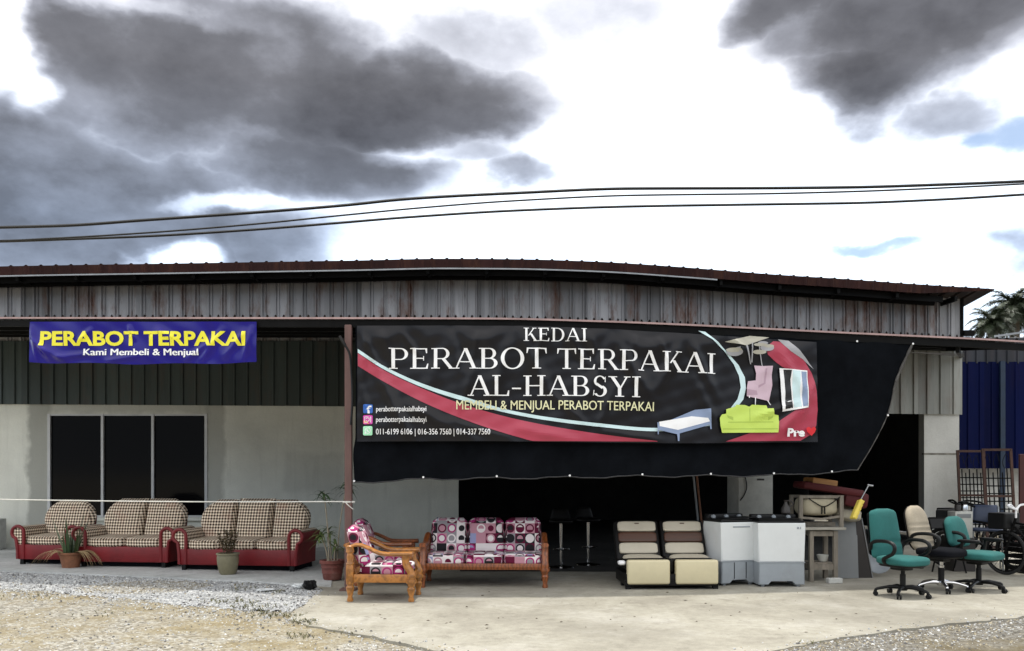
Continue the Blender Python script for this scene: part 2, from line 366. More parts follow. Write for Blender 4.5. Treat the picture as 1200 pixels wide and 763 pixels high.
def m_plaster(name, base, stain, boxes=()):
    mt, b = new_mat(name, .9, .25); nt, N, L, m, mix, noise, ramp, rng = nodes(mt)
    tc = N.new('ShaderNodeTexCoord'); o = tc.outputs['Object']; geo = N.new('ShaderNodeNewGeometry'); sp = N.new('ShaderNodeSeparateXYZ'); L.new(geo.outputs['Position'], sp.inputs[0])
    col = ramp(noise(o, .7, 7, .6), [(.3, tuple(c*.82 for c in base)), (.7, tuple(c*1.12 for c in base))])
    mp = N.new('ShaderNodeMapping'); mp.inputs['Scale'].default_value = (3.2, 3.2, .25); L.new(o, mp.inputs[0])
    col = mix(ramp(noise(mp.outputs[0], 1.5, 6, .7), [(.54, 0.0), (.78, .4)]), col, stain)
    col = mix(m('MULTIPLY', rng(m('ADD', sp.outputs[2], m('MULTIPLY', noise(o, 2.5), .5)), .75, .2), .6, clamp=True), col, tuple(c*.45 for c in base))   # rising damp and splash dirt
    for x0, x1, z0, z1, am in boxes:     # patches of darker cement
        wob = m('MULTIPLY_ADD', noise(o, 2.2, 5), .30, -.15)
        dx = m('SUBTRACT', m('ABSOLUTE', m('SUBTRACT', m('ADD', sp.outputs[0], wob), (x0+x1)/2)), (x1-x0)/2)
        dz = m('SUBTRACT', m('ABSOLUTE', m('SUBTRACT', m('ADD', sp.outputs[2], wob), (z0+z1)/2)), (z1-z0)/2)
        col = mix(m('MULTIPLY', rng(m('MAXIMUM', dx, dz), .05, -.05), am, clamp=True), col, tuple(c*.42 for c in base))
    col = mix(1.0, col, ramp(noise(o, 60, 3), [(.3, .92), (.7, 1.07)]), 'MULTIPLY')
    L.new(col, b.inputs['Base Color']); bump_to(mt, b, noise(o, 14, 6), .25, .02); return mt
def m_sheet(name, base, rust=.5, var=.3, rough=.55, metal=.15, spec=.4):
    """profiled steel sheet: tone changes from sheet to sheet, streaks run down"""
    mt, b = new_mat(name, rough, spec, metal); nt, N, L, m, mix, noise, ramp, rng = nodes(mt)
    uv = N.new('ShaderNodeUVMap'); uv.uv_map = 'sheet'; s = N.new('ShaderNodeSeparateXYZ'); L.new(uv.outputs[0], s.inputs[0])
    wn = N.new('ShaderNodeTexWhiteNoise'); wn.noise_dimensions = '1D'; L.new(m('FLOOR', m('DIVIDE', s.outputs[0], .76)), wn.inputs['W'])
    w2 = N.new('ShaderNodeTexWhiteNoise'); w2.noise_dimensions = '1D'; L.new(m('FLOOR', m('DIVIDE', s.outputs[0], .19)), w2.inputs['W'])
    k = m('ADD', m('MULTIPLY', wn.outputs['Value'], .65), m('MULTIPLY', w2.outputs['Value'], .35))
    col = ramp(k, [(0, tuple(c*(1-var) for c in base)), (1, tuple(c*(1+var) for c in base))])
    mp = N.new('ShaderNodeMapping'); mp.inputs['Scale'].default_value = (4.0, .35, 1); L.new(uv.outputs[0], mp.inputs[0])
    st = noise(mp.outputs[0], 1.6, 7, .7)
    col = mix(ramp(st, [(.5, 0.0), (.72, .6)]), col, tuple(c*.45 for c in base))
    m2 = N.new('ShaderNodeMapping'); m2.inputs['Scale'].default_value = (2.2, .5, 1); m2.inputs['Location'].default_value = (5, 2, 0); L.new(uv.outputs[0], m2.inputs[0])
    col = mix(m('MULTIPLY', ramp(noise(m2.outputs[0], 1.0, 8, .75), [(.50, 0.0), (.66, 1.0)]), rust), col, (.13, .055, .03))
    L.new(col, b.inputs['Base Color']); bump_to(mt, b, noise(uv.outputs[0], 3.0, 3), .15, .02); return mt
def m_gingham():
    mt, b = new_mat('checked_fabric', .9, .15); nt, N, L, m, mix, noise, ramp, rng = nodes(mt)
    uv = N.new('ShaderNodeUVMap'); s = N.new('ShaderNodeSeparateXYZ'); L.new(uv.outputs[0], s.inputs[0])
    p = .047
    a = m('LESS_THAN', m('FRACT', m('DIVIDE', s.outputs[0], p)), .52); c = m('LESS_THAN', m('FRACT', m('DIVIDE', s.outputs[1], p)), .52)
    col = mix(m('MULTIPLY', m('ABSOLUTE', m('SUBTRACT', a, c)), 1.0), (.88, .80, .66), (.44, .33, .24))
    col = mix(m('MULTIPLY', a, c), col, (.012, .010, .010))
    col = mix(ramp(noise(uv.outputs[0], 3.2, 4), [(.52, 0.0), (.7, .35)]), col, (.36, .17, .12))
    L.new(col, b.inputs['Base Color']); bump_to(mt, b, noise(uv.outputs[0], 9, 3), .3, .03); return mt
def m_retro(tint=1.0):
    mt, b = new_mat('printed_circle_fabric', .85, .2); nt, N, L, m, mix, noise, ramp, rng = nodes(mt)
    uv = N.new('ShaderNodeUVMap'); mp = N.new('ShaderNodeMapping'); mp.inputs['Scale'].default_value = (1/.135,)*3; L.new(uv.outputs[0], mp.inputs[0])
    fl = N.new('ShaderNodeVectorMath'); fl.operation = 'FLOOR'; L.new(mp.outputs[0], fl.inputs[0])
    fr = N.new('ShaderNodeVectorMath'); fr.operation = 'FRACTION'; L.new(mp.outputs[0], fr.inputs[0])
    def rnd(off):
        ad = N.new('ShaderNodeVectorMath'); ad.operation = 'ADD'; L.new(fl.outputs[0], ad.inputs[0]); ad.inputs[1].default_value = (off, off*1.7, 0)
        w = N.new('ShaderNodeTexWhiteNoise'); w.noise_dimensions = '2D'; L.new(ad.outputs[0], w.inputs['Vector']); return w.outputs['Value']
    plum = (.12, .008, .035); pink = (.50, .25, .31); white = (.78, .72, .72); grey = (.30, .28, .30); black = (.02, .018, .022); lil = (.30, .32, .52); mag = (.38, .03, .16)
    pal = [(0, white), (.24, plum), (.42, pink), (.58, grey), (.7, white), (.82, black), (.93, lil)]
    pal2 = [(0, mag), (.22, white), (.4, black), (.55, plum), (.72, grey), (.86, pink)]
    bg = ramp(rnd(3), pal, True); c1 = ramp(rnd(11), pal2, True); c2 = ramp(rnd(23), pal, True)
    d = N.new('ShaderNodeVectorMath'); d.operation = 'DISTANCE'; L.new(fr.outputs[0], d.inputs[0]); d.inputs[1].default_value = (.5, .5, 0)
    sx = N.new('ShaderNodeSeparateXYZ'); L.new(fr.outputs[0], sx.inputs[0])
    has = m('LESS_THAN', rnd(37), .86)
    col = mix(m('MULTIPLY', m('LESS_THAN', d.outputs['Value'], .44), has), bg, c1)
    half = m('MULTIPLY', m('LESS_THAN', d.outputs['Value'], .30), m('MULTIPLY', has, m('GREATER_THAN', sx.outputs[1], m('MULTIPLY', rnd(51), .7))))
    col = mix(half, col, c2)
    L.new(col, b.inputs['Base Color']); bump_to(mt, b, noise(uv.outputs[0], 7, 3), .3, .03); return mt
def m_wood(name, base, rough=.35, coat=.2):
    mt, b = new_mat(name, rough, .5); b.inputs['Coat Weight'].default_value = coat; b.inputs['Coat Roughness'].default_value = .2
    nt, N, L, m, mix, noise, ramp, rng = nodes(mt); tc = N.new('ShaderNodeTexCoord')
    mp = N.new('ShaderNodeMapping'); mp.inputs['Scale'].default_value = (3, 3, 3); L.new(tc.outputs['Object'], mp.inputs[0])
    w = N.new('ShaderNodeTexWave'); w.inputs['Scale'].default_value = 2.2; w.inputs['Distortion'].default_value = 7; w.inputs['Detail'].default_value = 4; w.inputs['Detail Scale'].default_value = 2; L.new(mp.outputs[0], w.inputs['Vector'])
    col = ramp(w.outputs['Fac'], [(0, tuple(c*.62 for c in base)), (.6, base), (1, tuple(min(1, c*1.25) for c in base))])
    col = mix(ramp(noise(tc.outputs['Object'], 5, 4), [(.5, 0.0), (.75, .4)]), col, tuple(c*.4 for c in base))
    L.new(col, b.inputs['Base Color']); return mt

M = {}
M['ground'] = m_ground(); M['gravel'] = m_gravel()
M['apron'] = m_concrete('pale_concrete', (.25, .23, .19), (.34, .32, .265), (.45, .43, .38), (.14, .125, .10), False)
M['slab'] = m_concrete('grey_concrete', (.37, .38, .37), (.50, .51, .50), (.60, .61, .60), (.2, .2, .19), False)
M['infloor'] = m_concrete('shade_dark_concrete', (.02, .02, .02), (.035, .035, .034), (.06, .06, .058))  # the floor's fade into shade is put into this near-black colour
M['plaster'] = m_plaster('cement_plaster', (.74, .745, .675), (.44, .44, .39), [(-9.75, -9.32, .2, 3.0, .75), (-6.16, -5.80, .5, 3.0, .55), (-9.4, -6.1, 2.72, 2.95, .45), (-4.6, -3.4, 1.15, 1.9, .22)])
M['pier'] = m_plaster('pale_cement_plaster', (.58, .575, .54), (.38, .37, .34))
M['upper'] = m_sheet('grey_steel_sheet', (.31, .31, .325), 1.0, .5)
M['lower'] = m_sheet('dark_green_steel_sheet', (.050, .066, .064), .25, .3)
M['rightsheet'] = m_sheet('bare_steel_sheet', (.27, .275, .255), .3, .3)
M['roof'] = m_sheet('brown_roof_sheet', (.034, .013, .012), .4, .35, spec=.15)
M['under'] = m_sheet('roof_sheet_underside', (.022, .016, .016), .3, .3)
M['trim'] = mat('weathered_pink_trim', (.40, .27, .26), .5, .3, 3, stretch=(1, 1, 1))
M['steel'] = mat('dark_steel', (.007, .007, .0072), .6, .3, 4, spec=.08)
M['galv'] = mat('galvanised_steel', (.32, .33, .34), .4, .2, 5, metal=.6)
M['postpaint'] = mat('red_oxide_paint', (.13, .068, .06), .55, .28, 5, stretch=(1, 1, .3), stain=(.09, .05, .04), stain_amt=.6)
M['dark'] = mat('shade_dark_wall', (.03, .03, .03), .9, .3, 2)  # inner walls carry the room's shade in their colour
M['alu'] = mat('white_aluminium', (.60, .61, .62), .4, .1, 4)
M['tarp'] = mat('black_shade_net', (.0045, .0055, .0075), .8, .4, 2.5, bump=.4, bscale=4, spec=.04)
M['vinyl'] = mat('charcoal_vinyl', (.0085, .0082, .011), .30, .12, 2, spec=.27)
M['bluevinyl'] = mat('blue_vinyl', (.010, .004, .20), .2, .15, 2, spec=.3)
def ink(name, c, r=.42): M[name] = mat(name, c, r, .05, 3, spec=.5)
for nm, c in dict(ink_white=(.92, .92, .93), ink_red=(.43, .045, .085), ink_bright_red=(.7, .02, .03), ink_pale_blue=(.62, .80, .83), ink_yellow=(.87, .80, .03), ink_cream=(.80, .78, .48), ink_grey=(.36, .36, .38),
                  ink_lime=(.58, .75, .13), ink_lime_shade=(.40, .54, .08), ink_pink=(.60, .44, .52), ink_pink_shade=(.46, .31, .39), ink_blue=(.02, .12, .48), ink_magenta=(.72, .07, .45), ink_orange=(.85, .32, .06), ink_mint=(.42, .85, .55), ink_denim=(.24, .31, .47), ink_black=(.01, .01, .012), ink_tan=(.42, .40, .33)).items(): ink(nm, c)
M['gingham'] = m_gingham(); M['retro'] = m_retro()
M['redpvc'] = mat('red_leatherette', (.17, .008, .012), .45, .25, 4, bump=.12, spec=.45)
M['wood'] = m_wood('honey_wood', (.36, .145, .03)); M['wooddark'] = m_wood('red_brown_wood', (.24, .07, .02))
M['oldwood'] = mat('bleached_old_wood', (.24, .21, .17), .8, .3, 6, stretch=(3, 3, .5), bump=.3)
M['blackpvc'] = mat('black_leatherette', (.005, .0045, .0045), .5, .3, 4, bump=.1, spec=.2)
M['cream'] = mat('cream_leatherette', (.62, .55, .36), .45, .08, 2.5, bump=.15, bscale=8, stain=(.48, .40, .25), stain_amt=.3)
M['creamgrey'] = mat('greyish_cream_leatherette', (.52, .47, .37), .45, .08, 2.5, bump=.15, bscale=8)
M['brownpvc'] = mat('brown_leatherette', (.075, .03, .016), .42, .25, 3, stretch=(.4, 1, 6))
M['whiteplastic'] = mat('white_plastic', (.70, .72, .72), .35, .05, 2, stain=(.5, .5, .46), stain_amt=.35)
M['greyplastic'] = mat('grey_plastic', (.30, .33, .36), .42, .08, 3, stain=(.2, .2, .19), stain_amt=.4)
M['blackplastic'] = mat('black_plastic', (.005, .005, .0055), .45, .3, 5, spec=.25)
M['teal'] = mat('teal_fabric', (.016, .115, .108), .9, .14, 4, bump=.15, bscale=160, fine=.1)
M['beige'] = mat('beige_fabric', (.36, .31, .235), .9, .14, 4, bump=.15, bscale=160, fine=.1)
M['blackfabric'] = mat('black_fabric', (.006, .0065, .009), .9, .3, 6, fine=.1, spec=.1)
M['chrome'] = mat('chrome', (.62, .62, .63), .15, .1, 4, metal=1)
M['terracotta'] = mat('terracotta', (.24, .10, .05), .8, .3, 7, bump=.2, stain=(.10, .05, .03), stain_amt=.5, stain_scale=5)
M['redclay'] = mat('red_clay', (.15, .04, .03), .7, .3, 7, bump=.2, stain=(.30, .20, .17), stain_amt=.4, stain_scale=5)
M['khaki'] = mat('khaki_glaze', (.20, .18, .11), .5, .18, 6, stain=(.12, .11, .06), stain_amt=.5, stain_scale=4)
M['soil'] = mat('soil', (.05, .035, .025), .95, .4, 20, bump=.5)
M['leafdark'] = mat('dark_green_leaf', (.035, .070, .022), .5, .4, 6)
M['leafmid'] = mat('green_leaf', (.09, .13, .035), .5, .4, 6)
M['leafgrey'] = mat('grey_green_leaf', (.12, .15, .085), .5, .5, 12, stretch=(1, 1, 3))
M['straw'] = mat('dry_leaf', (.38, .27, .14), .8, .35, 8)
M['twig'] = mat('brown_twig', (.10, .06, .035), .85, .4, 10)
M['palmleaf'] = mat('palm_leaf', (.030, .042, .020), .5, .5, 1.0)
M['bark'] = mat('palm_bark', (.12, .10, .08), .9, .4, 6, bump=.5)
M['navy'] = m_sheet('navy_steel_sheet', (.002, .005, .040), .02, .25, rough=.7, metal=0, spec=.08)
M['greysheet'] = m_sheet('greyed_steel_sheet', (.028, .031, .04), .1, .4)
M['rust'] = mat('rusty_steel', (.06, .028, .02), .8, .4, 9, bump=.2)
M['block'] = mat('pale_block', (.58, .58, .55), .9, .25, 3, bump=.3, stain=(.22, .22, .2), stain_amt=.5)
M['cable'] = mat('black_cable', (.006, .006, .006), .6, .2, 3)
M['rope'] = mat('white_rope', (.66, .65, .60), .8, .15, 20)
M['oldrope'] = mat('grey_rope', (.07, .065, .06), .9, .3, 20)
M['redboard'] = mat('dark_red_cloth', (.075, .002, .004), .7, .2, 5)
M['orangewood'] = mat('varnished_pine', (.36, .17, .05), .5, .25, 5, stretch=(.5, 3, 3))
M['yellow'] = mat('yellow_plastic', (.80, .62, .10), .5, .1, 5)
M['greyboard'] = mat('grey_laminate', (.22, .23, .235), .5, .1, 2)
M['darkboard'] = mat('dark_laminate', (.035, .03, .028), .5, .2, 3)
M['stone'] = [mat('stone_pale', (.60, .60, .585), .9, .2, 9), mat('stone_grey', (.40, .405, .41), .9, .3, 9), mat('stone_dark', (.13, .125, .12), .9, .3, 9), mat('stone_tan', (.42, .36, .25), .9, .3, 9)]
M['weed'] = mat('weed_leaf', (.13, .125, .055), .7, .5, 4)
M['bluechair'] = mat('dark_blue_plastic', (.03, .045, .09), .45, .2, 4)
M['rubber'] = mat('rubber', (.015, .015, .015), .8, .2, 5)
M['card'] = mat('pale_tin', (.50, .50, .46), .5, .15, 5)
def glass():
    mt, b = new_mat('dark_window_glass', .08, .12); b.inputs['Base Color'].default_value = (.004, .004, .005, 1); return mt
M['glass'] = glass()

# ------------------------------------------------------------------ ground, slabs
GZ = -.018
def struct(name, bm, m, **k):
    o = obj(name, bm, m, **k); o['kind'] = 'structure'; return o
def ground_h(x, y): return GZ+.006*math.sin(x*1.3+y*.7)+.005*math.sin(x*.6-y*1.9+1)
b = BM()
rows = [(-400, -60, 2), (-60, 2, 3), (2, 16, 56), (16, 80, 4), (80, 900, 2)]
ys = [];
for a, c, n in rows: ys += [lerp(a, c, i/n) for i in range(n)]
ys.append(900)
xs = [-900, -100, -30]+[-18+i*.3 for i in range(121)]+[30, 100, 900]
gv = [[b.verts.new((x, y, ground_h(x, y) if (2 < y < 16 and abs(x) < 17) else GZ)) for x in xs] for y in ys]
for j in range(len(ys)-1):
    for i in range(len(xs)-1): b.faces.new((gv[j][i], gv[j][i+1], gv[j+1][i+1], gv[j+1][i]))
struct('ground', b, M['ground'], smooth=True)
def ragged(pts, amp, step):
    out = []
    for a, c in zip(pts, pts[1:]):
        a, c = Vector(a), Vector(c); n = max(1, int((c-a).length/step))
        for i in range(n):
            p = a.lerp(c, i/n); out.append(p+Vector((random.uniform(-amp, amp), random.uniform(-amp, amp), 0)))
    out.append(Vector(pts[-1])); return out
def sheet(name, pts, z, m, t=.0):
    b = BM(); vs = [b.verts.new((p[0], p[1], z)) for p in pts]; f = b.faces.new(vs)
    if t:
        r = bmesh.ops.extrude_face_region(b, geom=[f]); nv = [q for q in r['geom'] if isinstance(q, bmesh.types.BMVert)]
        bmesh.ops.translate(b, vec=(0, 0, -t), verts=nv)
    bmesh.ops.triangulate(b, faces=[q for q in b.faces if len(q.verts) > 4])
    return struct(name, b, m)
def xy(px, py, z=0): p = G(px, py, z); return (p.x, p.y, 0)
def fxy(px, off=0): p = P(px, HZ, DF(px)+off); return (p.x, p.y, 0)
# pale apron: its front edge is ragged where the concrete was poured onto dirt
edge = [xy(380, 690), xy(372, 697), xy(352, 711), xy(339, 724), xy(362, 733), xy(400, 740), xy(440, 746), xy(485, 757), xy(520, 765), xy(600, 775), xy(760, 778), xy(860, 770), xy(905, 763), xy(950, 753), xy(1000, 745), xy(1060, 737), xy(1110, 731), xy(1200, 722.5), xy(1300, 714)]
edge = ragged(edge, .035, .13)
back_r = [(14, 11.4, 0), (17, 15, 0), (17, 22, 0), fxy(1128, -.02)]
facade_pts = [fxy(px, .0) for px in range(1120, 392, -40)]
sheet('concrete_apron', [xy(370, 687.0)]+edge+back_r+facade_pts+[fxy(376)], 0.0, M['apron'], .09)
sl_edge = ragged([xy(-150, 664, .012), xy(0, 668, .012), xy(200, 676.5, .012), xy(300, 681, .012), xy(388, 687, .012)], .012, .25)
sheet('veranda_slab', sl_edge+[fxy(393.5), fxy(200), fxy(-150)], 0.012, M['slab'], .10)
sheet('shade_toned_floor', [fxy(-140, .03), fxy(200, .03), fxy(538, .03), (-.8, 13.1, 0), (3.2, 13.0, 0), (6.2, 13.6, 0), fxy(1060, -.6), fxy(1082, .03), fxy(1122, .03), (9.4, 27.5, 0), (-12.6, 27.5, 0)], 0.006, M['infloor'], .08)  # near-black floor reaches forward under the net, painting the shade there
gs = ragged([xy(-150, 688, GZ), xy(0, 690, GZ), xy(90, 697, GZ), xy(170, 704, GZ), xy(240, 712, GZ), xy(300, 716, GZ), xy(342, 717, GZ)], .09, .12)
sheet('gravel_strip', gs+[xy(372, 699, GZ), xy(392, 690, GZ), xy(300, 680, GZ), xy(0, 666, GZ), xy(-150, 662, GZ)], GZ+.007, M['gravel'])
# loose stones
def stones(name, n, pick, smin, smax, weights):
    b = BM()
    for i in range(n):
        p = pick()
        if p is None: continue
        s = random.uniform(smin, smax)*random.choice((.6, .8, 1, 1.5)); k = random.choices(range(4), weights)[0]
        ax = [Vector((random.uniform(.7, 1.2), 0, 0)), Vector((0, random.uniform(.7, 1.2), 0)), Vector((0, 0, random.uniform(.5, .9)))]
        rz = Matrix.Rotation(random.random()*6.3, 3, 'Z') @ Matrix.Rotation(random.uniform(-.5, .5), 3, 'X')
        c = Vector(p)+Vector((0, 0, s*.25)); vs = []
        for dx, dy, dz in ((1, .2, -.3), (-.3, 1, -.3), (-1, -.2, -.2), (.3, -1, -.3), (.5, .4, .7), (-.5, .3, .8), (0, -.6, .7)):
            vs.append(b.verts.new(c+rz @ (ax[0]*dx+ax[1]*dy+ax[2]*dz)*s))
        for q in ((0, 1, 4), (1, 5, 4), (1, 2, 5), (2, 6, 5), (2, 3, 6), (3, 0, 6), (0, 4, 6), (4, 5, 6), (0, 3, 2, 1)):
            f = b.faces.new([vs[i] for i in q]); f.material_index = k
    o = obj(name, b, M['stone'], uv=False); return o
def pick_strip():
    px = random.uniform(-60, 375); t = random.random()
    lo = lerp(666, 682, (px+60)/450); hi = crv(px, [(-60, 691), (90, 699), (170, 706), (300, 719), (345, 718), (375, 700)])
    if random.random() < .12: t = 1+abs(random.gauss(0, .22))
    p = G(px, lerp(lo+3, hi, t), GZ); return (p.x, p.y, GZ+.008)
tag(stones('loose_gravel', 8500, pick_strip, .006, .0125, (4, 5, 2.4, .5)), 'grey crushed gravel lying in a strip along the grey slab edge', 'gravel', kind='stuff')
def pick_dirt():
    if random.random() < .62:
        px = random.uniform(-40, 560); py = random.uniform(692, 775)
        lim = crv(px, [(-40, 690), (100, 699), (200, 708), (300, 718), (340, 727), (400, 742), (500, 762), (560, 776)])
        if py < lim: return None
    else:
        px = random.uniform(850, 1250); lim = crv(px, [(850, 772), (905, 764), (1000, 746), (1100, 733), (1250, 719)])
        py = lim+2+abs(random.gauss(0, 15))
    p = G(px, py, GZ); return (p.x, p.y, ground_h(p.x, p.y))
EDGE = [Vector(p) for p in edge]
_pd = pick_dirt
def pick_dirt():
    if random.random() < .22:
        i = random.randrange(4, len(EDGE)-1); p = EDGE[i].lerp(EDGE[i+1], random.random()); r = random.gauss(0, .13)
        return (p.x+random.gauss(0, .08), p.y+r, .0 if r > .02 else -.02)
    return _pd()
tag(stones('scattered_pebbles', 6000, pick_dirt, .004, .011, (2.2, 2, 2, 2.4)), 'tan and grey pebbles scattered over the bare dirt', 'pebbles', kind='stuff')
b = BM()
for cx, cy, n, spx, spy in ((300, 712, 60, 26, 5), (345, 724, 22, 14, 3), (410, 742, 10, 26, 3), (40, 700, 10, 40, 5), (315, 722, 45, 20, 4), (360, 731, 50, 14, 3), (322, 694, 30, 12, 2), (285, 690, 24, 18, 3), (270, 706, 40, 24, 3), (350, 747, 20, 18, 3), (120, 722, 8, 40, 5), (950, 757, 5, 30, 2)):
    for i in range(n):
        p = G(cx+random.gauss(0, spx*.6), cy+random.gauss(0, spy*.6), GZ); p.z = ground_h(p.x, p.y)+.005
        for k in range(4):
            a = random.random()*6.3; h = random.uniform(.012, .04); d = Vector((math.cos(a), math.sin(a), 0)); s = Vector((-d.y, d.x, 0))*.004
            q = p+d*h*.7+Vector((0, 0, h))
            b.faces.new([b.verts.new(v) for v in (p-s, p+s, p+d*h*.35+Vector((0, 0, h*.7))+s, q)])
tag(obj('weeds', b, M['weed'], uv=False), 'low green weeds in tufts between gravel and concrete edge', 'weeds', kind='stuff')

b = BM()
for i in range(70):
    px = random.uniform(430, 1180); py = random.uniform(693, 742)
    p = G(px, py, 0); a = random.random()*6.3; r = random.uniform(.008, .028); d = Vector((math.cos(a), math.sin(a), 0))*r; q = Vector((-d.y, d.x, 0))*random.uniform(.3, .7)
    z = Vector((0, 0, random.uniform(.004, .012)))
    b.faces.new([b.verts.new(v) for v in (p-d+Vector((0, 0, .002)), p+q*.8+z, p+d+Vector((0, 0, .003)), p-q*.8+z)])
tag(obj('leaf_litter', b, mat('dry_brown_leaf', (.09, .06, .035), .9, .5, 9), uv=False), 'small dry leaves scattered on the pale concrete', 'leaves', kind='stuff')

# ------------------------------------------------------------------ the shop building
shop = thing('shop_building', 'long low steel clad furniture shop with grey plaster wall and wide dark opening', 'building', (-2, 17.2, 0))
SO = Vector(shop.location)
def sobj(name, bm, m, parent=None, **k):
    """a part of the shop modelled in world coordinates"""
    bmesh.ops.translate(bm, vec=-SO, verts=bm.verts[:])
    return obj(name, bm, m, parent or shop, **k)
def profile_sheet(bm, lineA, lineB, outw, pitch=.25, rib=.028, ribw=.05, twin=False, jitter=.0):
    """profiled sheet between two world polylines (same count); ribs stand out along outw"""
    def cum(l):
        c = [0]
        for a, b_ in zip(l, l[1:]): c.append(c[-1]+(b_-a).length)
        return c
    ca = cum(lineA); Ltot = ca[-1]
    def at(line, c, s):
        for i in range(len(c)-1):
            if s <= c[i+1] or i == len(c)-2:
                t = (s-c[i])/(c[i+1]-c[i]); return line[i].lerp(line[i+1], t)
    st = []; s = .02
    while s < Ltot-pitch*.5:
        st.append((s, 0)); w = ribw
        st += [(s+w*.0+.001, 0), (s+w*.3, 1), (s+w*.7, 1), (s+w, 0)]
        if twin: st += [(s+w*1.5, 0), (s+w*1.8, .8), (s+w*2.1, .8), (s+w*2.4, 0)]
        s += pitch
    st = [(0, 0)]+st[1:]+[(Ltot, 0)]
    lay = bm.loops.layers.uv.new('sheet') if 'sheet' not in bm.loops.layers.uv else bm.loops.layers.uv['sheet']
    cols = []
    for s, h in st:
        o = Vector(outw)*rib*h
        A = at(lineA, ca, s)+o; B = at(lineB, ca, s)+o; cols.append((bm.verts.new(A), bm.verts.new(B), s, (A-B).length))
    for p, q in zip(cols, cols[1:]):
        if q[2]-p[2] < 1e-5: continue
        f = bm.faces.new((p[1], q[1], q[0], p[0]))
        for l, u in zip(f.loops, ((p[2], 0), (q[2], 0), (q[2], q[3]), (p[2], p[3]))): l[lay].uv = u
    return st
PXS = [-150+i*15 for i in range(86)]    # up to 1125
def fac(px, py, off=0): D = DF(px); p = P(px, py, D); p.y -= off; return p
def zline(px, pts): D = DF(px); return EYE+(HZ-crv(px, pts))*D/FOC
SEAM = [(-150, 473.5), (0, 474), (400, 476.5), (700, 479), (1040, 485), (1200, 487)]
# upper cladding
b = BM(); xs_ = [px for px in PXS if px <= 1125]
profile_sheet(b, [fac(px, crv(px, ROOF)+9, 0) for px in xs_], [fac(px, 400 if px < 900 else 412, 0) for px in xs_], (0, -1, 0), .27, .045, .045, twin=True)
sobj('upper_cladding', b, M['upper'], uv=False)
# lower cladding: dark green at the left, bare steel at the right end
b = BM(); xa = [px for px in PXS if px <= 1035]
profile_sheet(b, [fac(px, 400 if px < 900 else 412, .05) for px in xa], [fac(px, crv(px, SEAM), .05) for px in xa], (0, -1, 0), .26, .03, .05)
sobj('lower_cladding', b, M['lower'], uv=False)
b = BM(); xa = [1036, 1060, 1080, 1100, 1126]
profile_sheet(b, [fac(px, 411, .055) for px in xa], [fac(px, crv(px, SEAM), .055) for px in xa], (0, -1, 0), .31, .035, .05)
sobj('lower_cladding', b, M['rightsheet'], uv=False)
# plaster wall with window opening
def wall_box(px0, px1, z0, z1, m, name, th=.16, off=0.0):
    b = BM()
    A, B = P(px0, HZ, DF(px0)), P(px1, HZ, DF(px1))
    pts = [(A.x, A.y-off), (B.x, B.y-off), (B.x, B.y+th), (A.x, A.y+th)]
    prism(b, pts, z0, z1, 'z'); return b
def wz(px): return zline(px, SEAM)+.02
WX0, WX1 = 56, 243; WT = EYE+(HZ-485)*17.2/FOC; WB = .62
b = BM()
for (a, c, z0, z1) in ((-150, WX0, 0, None), (WX0, WX1, WT, None), (WX0, WX1, 0, WB), (WX1, 537, 0, None)):
    q = wall_box(a, c, z0, z1 if z1 else wz((a+c)/2), None, '')
    me = bpy.data.meshes.new('t'); q.to_mesh(me); q.free(); b.from_mesh(me); bpy.data.meshes.remove(me)
sobj('front_wall', b, M['plaster'])
b = wall_box(1083, 1124, -.05, wz(1100), None, '', .25)
A = P(1083, HZ, DF(1083)); B = P(1124, HZ, DF(1124))
sobj('pier', b, M['pier'])
b = BM(); z = EYE-(532-HZ)*DF(1100)/FOC
prism(b, [(A.x-.004, A.y-.006), (B.x+.004, B.y-.006), (B.x+.004, B.y+.1), (A.x-.004, A.y+.1)], z-.02, z+.02, 'z')
sobj('pier_joint', b, mat('dark_mortar', (.22, .21, .18), .9, .4, 8))
# side, back walls of the dark interior
b = BM(); lx = P(-150, HZ, 17.2).x; rx = P(1124, HZ, DF(1124)).x
zt = 5.4
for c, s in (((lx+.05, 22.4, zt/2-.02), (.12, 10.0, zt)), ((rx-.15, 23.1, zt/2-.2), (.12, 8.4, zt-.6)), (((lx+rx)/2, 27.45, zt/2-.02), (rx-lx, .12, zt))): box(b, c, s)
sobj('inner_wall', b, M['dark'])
# lintel behind cladding over the opening, and purlins
# window
win = obj('window', BM(), M['alu'], shop)
bpy.data.objects.remove(win)
def wx(px): return (px-600)*17.2/FOC
b = BM(); yy = 17.2-.012
for px in (57.5, 120, 179, 241.5): box(b, (wx(px), yy+.03, (WT+WB)/2), (.055 if px in (57.5, 241.5) else .05, .07, WT-WB))
for z in (WT-.02, WB+.02):
    for a, c in ((57.5, 120), (120, 179), (179, 241.5)): box(b, ((wx(a)+wx(c))/2, yy+.035, z), (wx(c)-wx(a)-.055, .06, .035))
win = sobj('window', b, M['alu'])
for a, c in ((57.5, 120), (120, 179), (179, 241.5)):
    b = BM(); box(b, ((wx(a)+wx(c))/2, yy+.05, (WT+WB)/2), (wx(c)-wx(a)-.05, .008, WT-WB-.07))
    o = sobj('pane', b, M['glass'], win); o.location = (0, 0, 0)
b = BM(); box(b, ((wx(56)+wx(243))/2, 17.2-.04, WB-.04), (wx(243)-wx(56)+.1, .12, .06), bevel=.01); sobj('window_sill', b, M['plaster'])
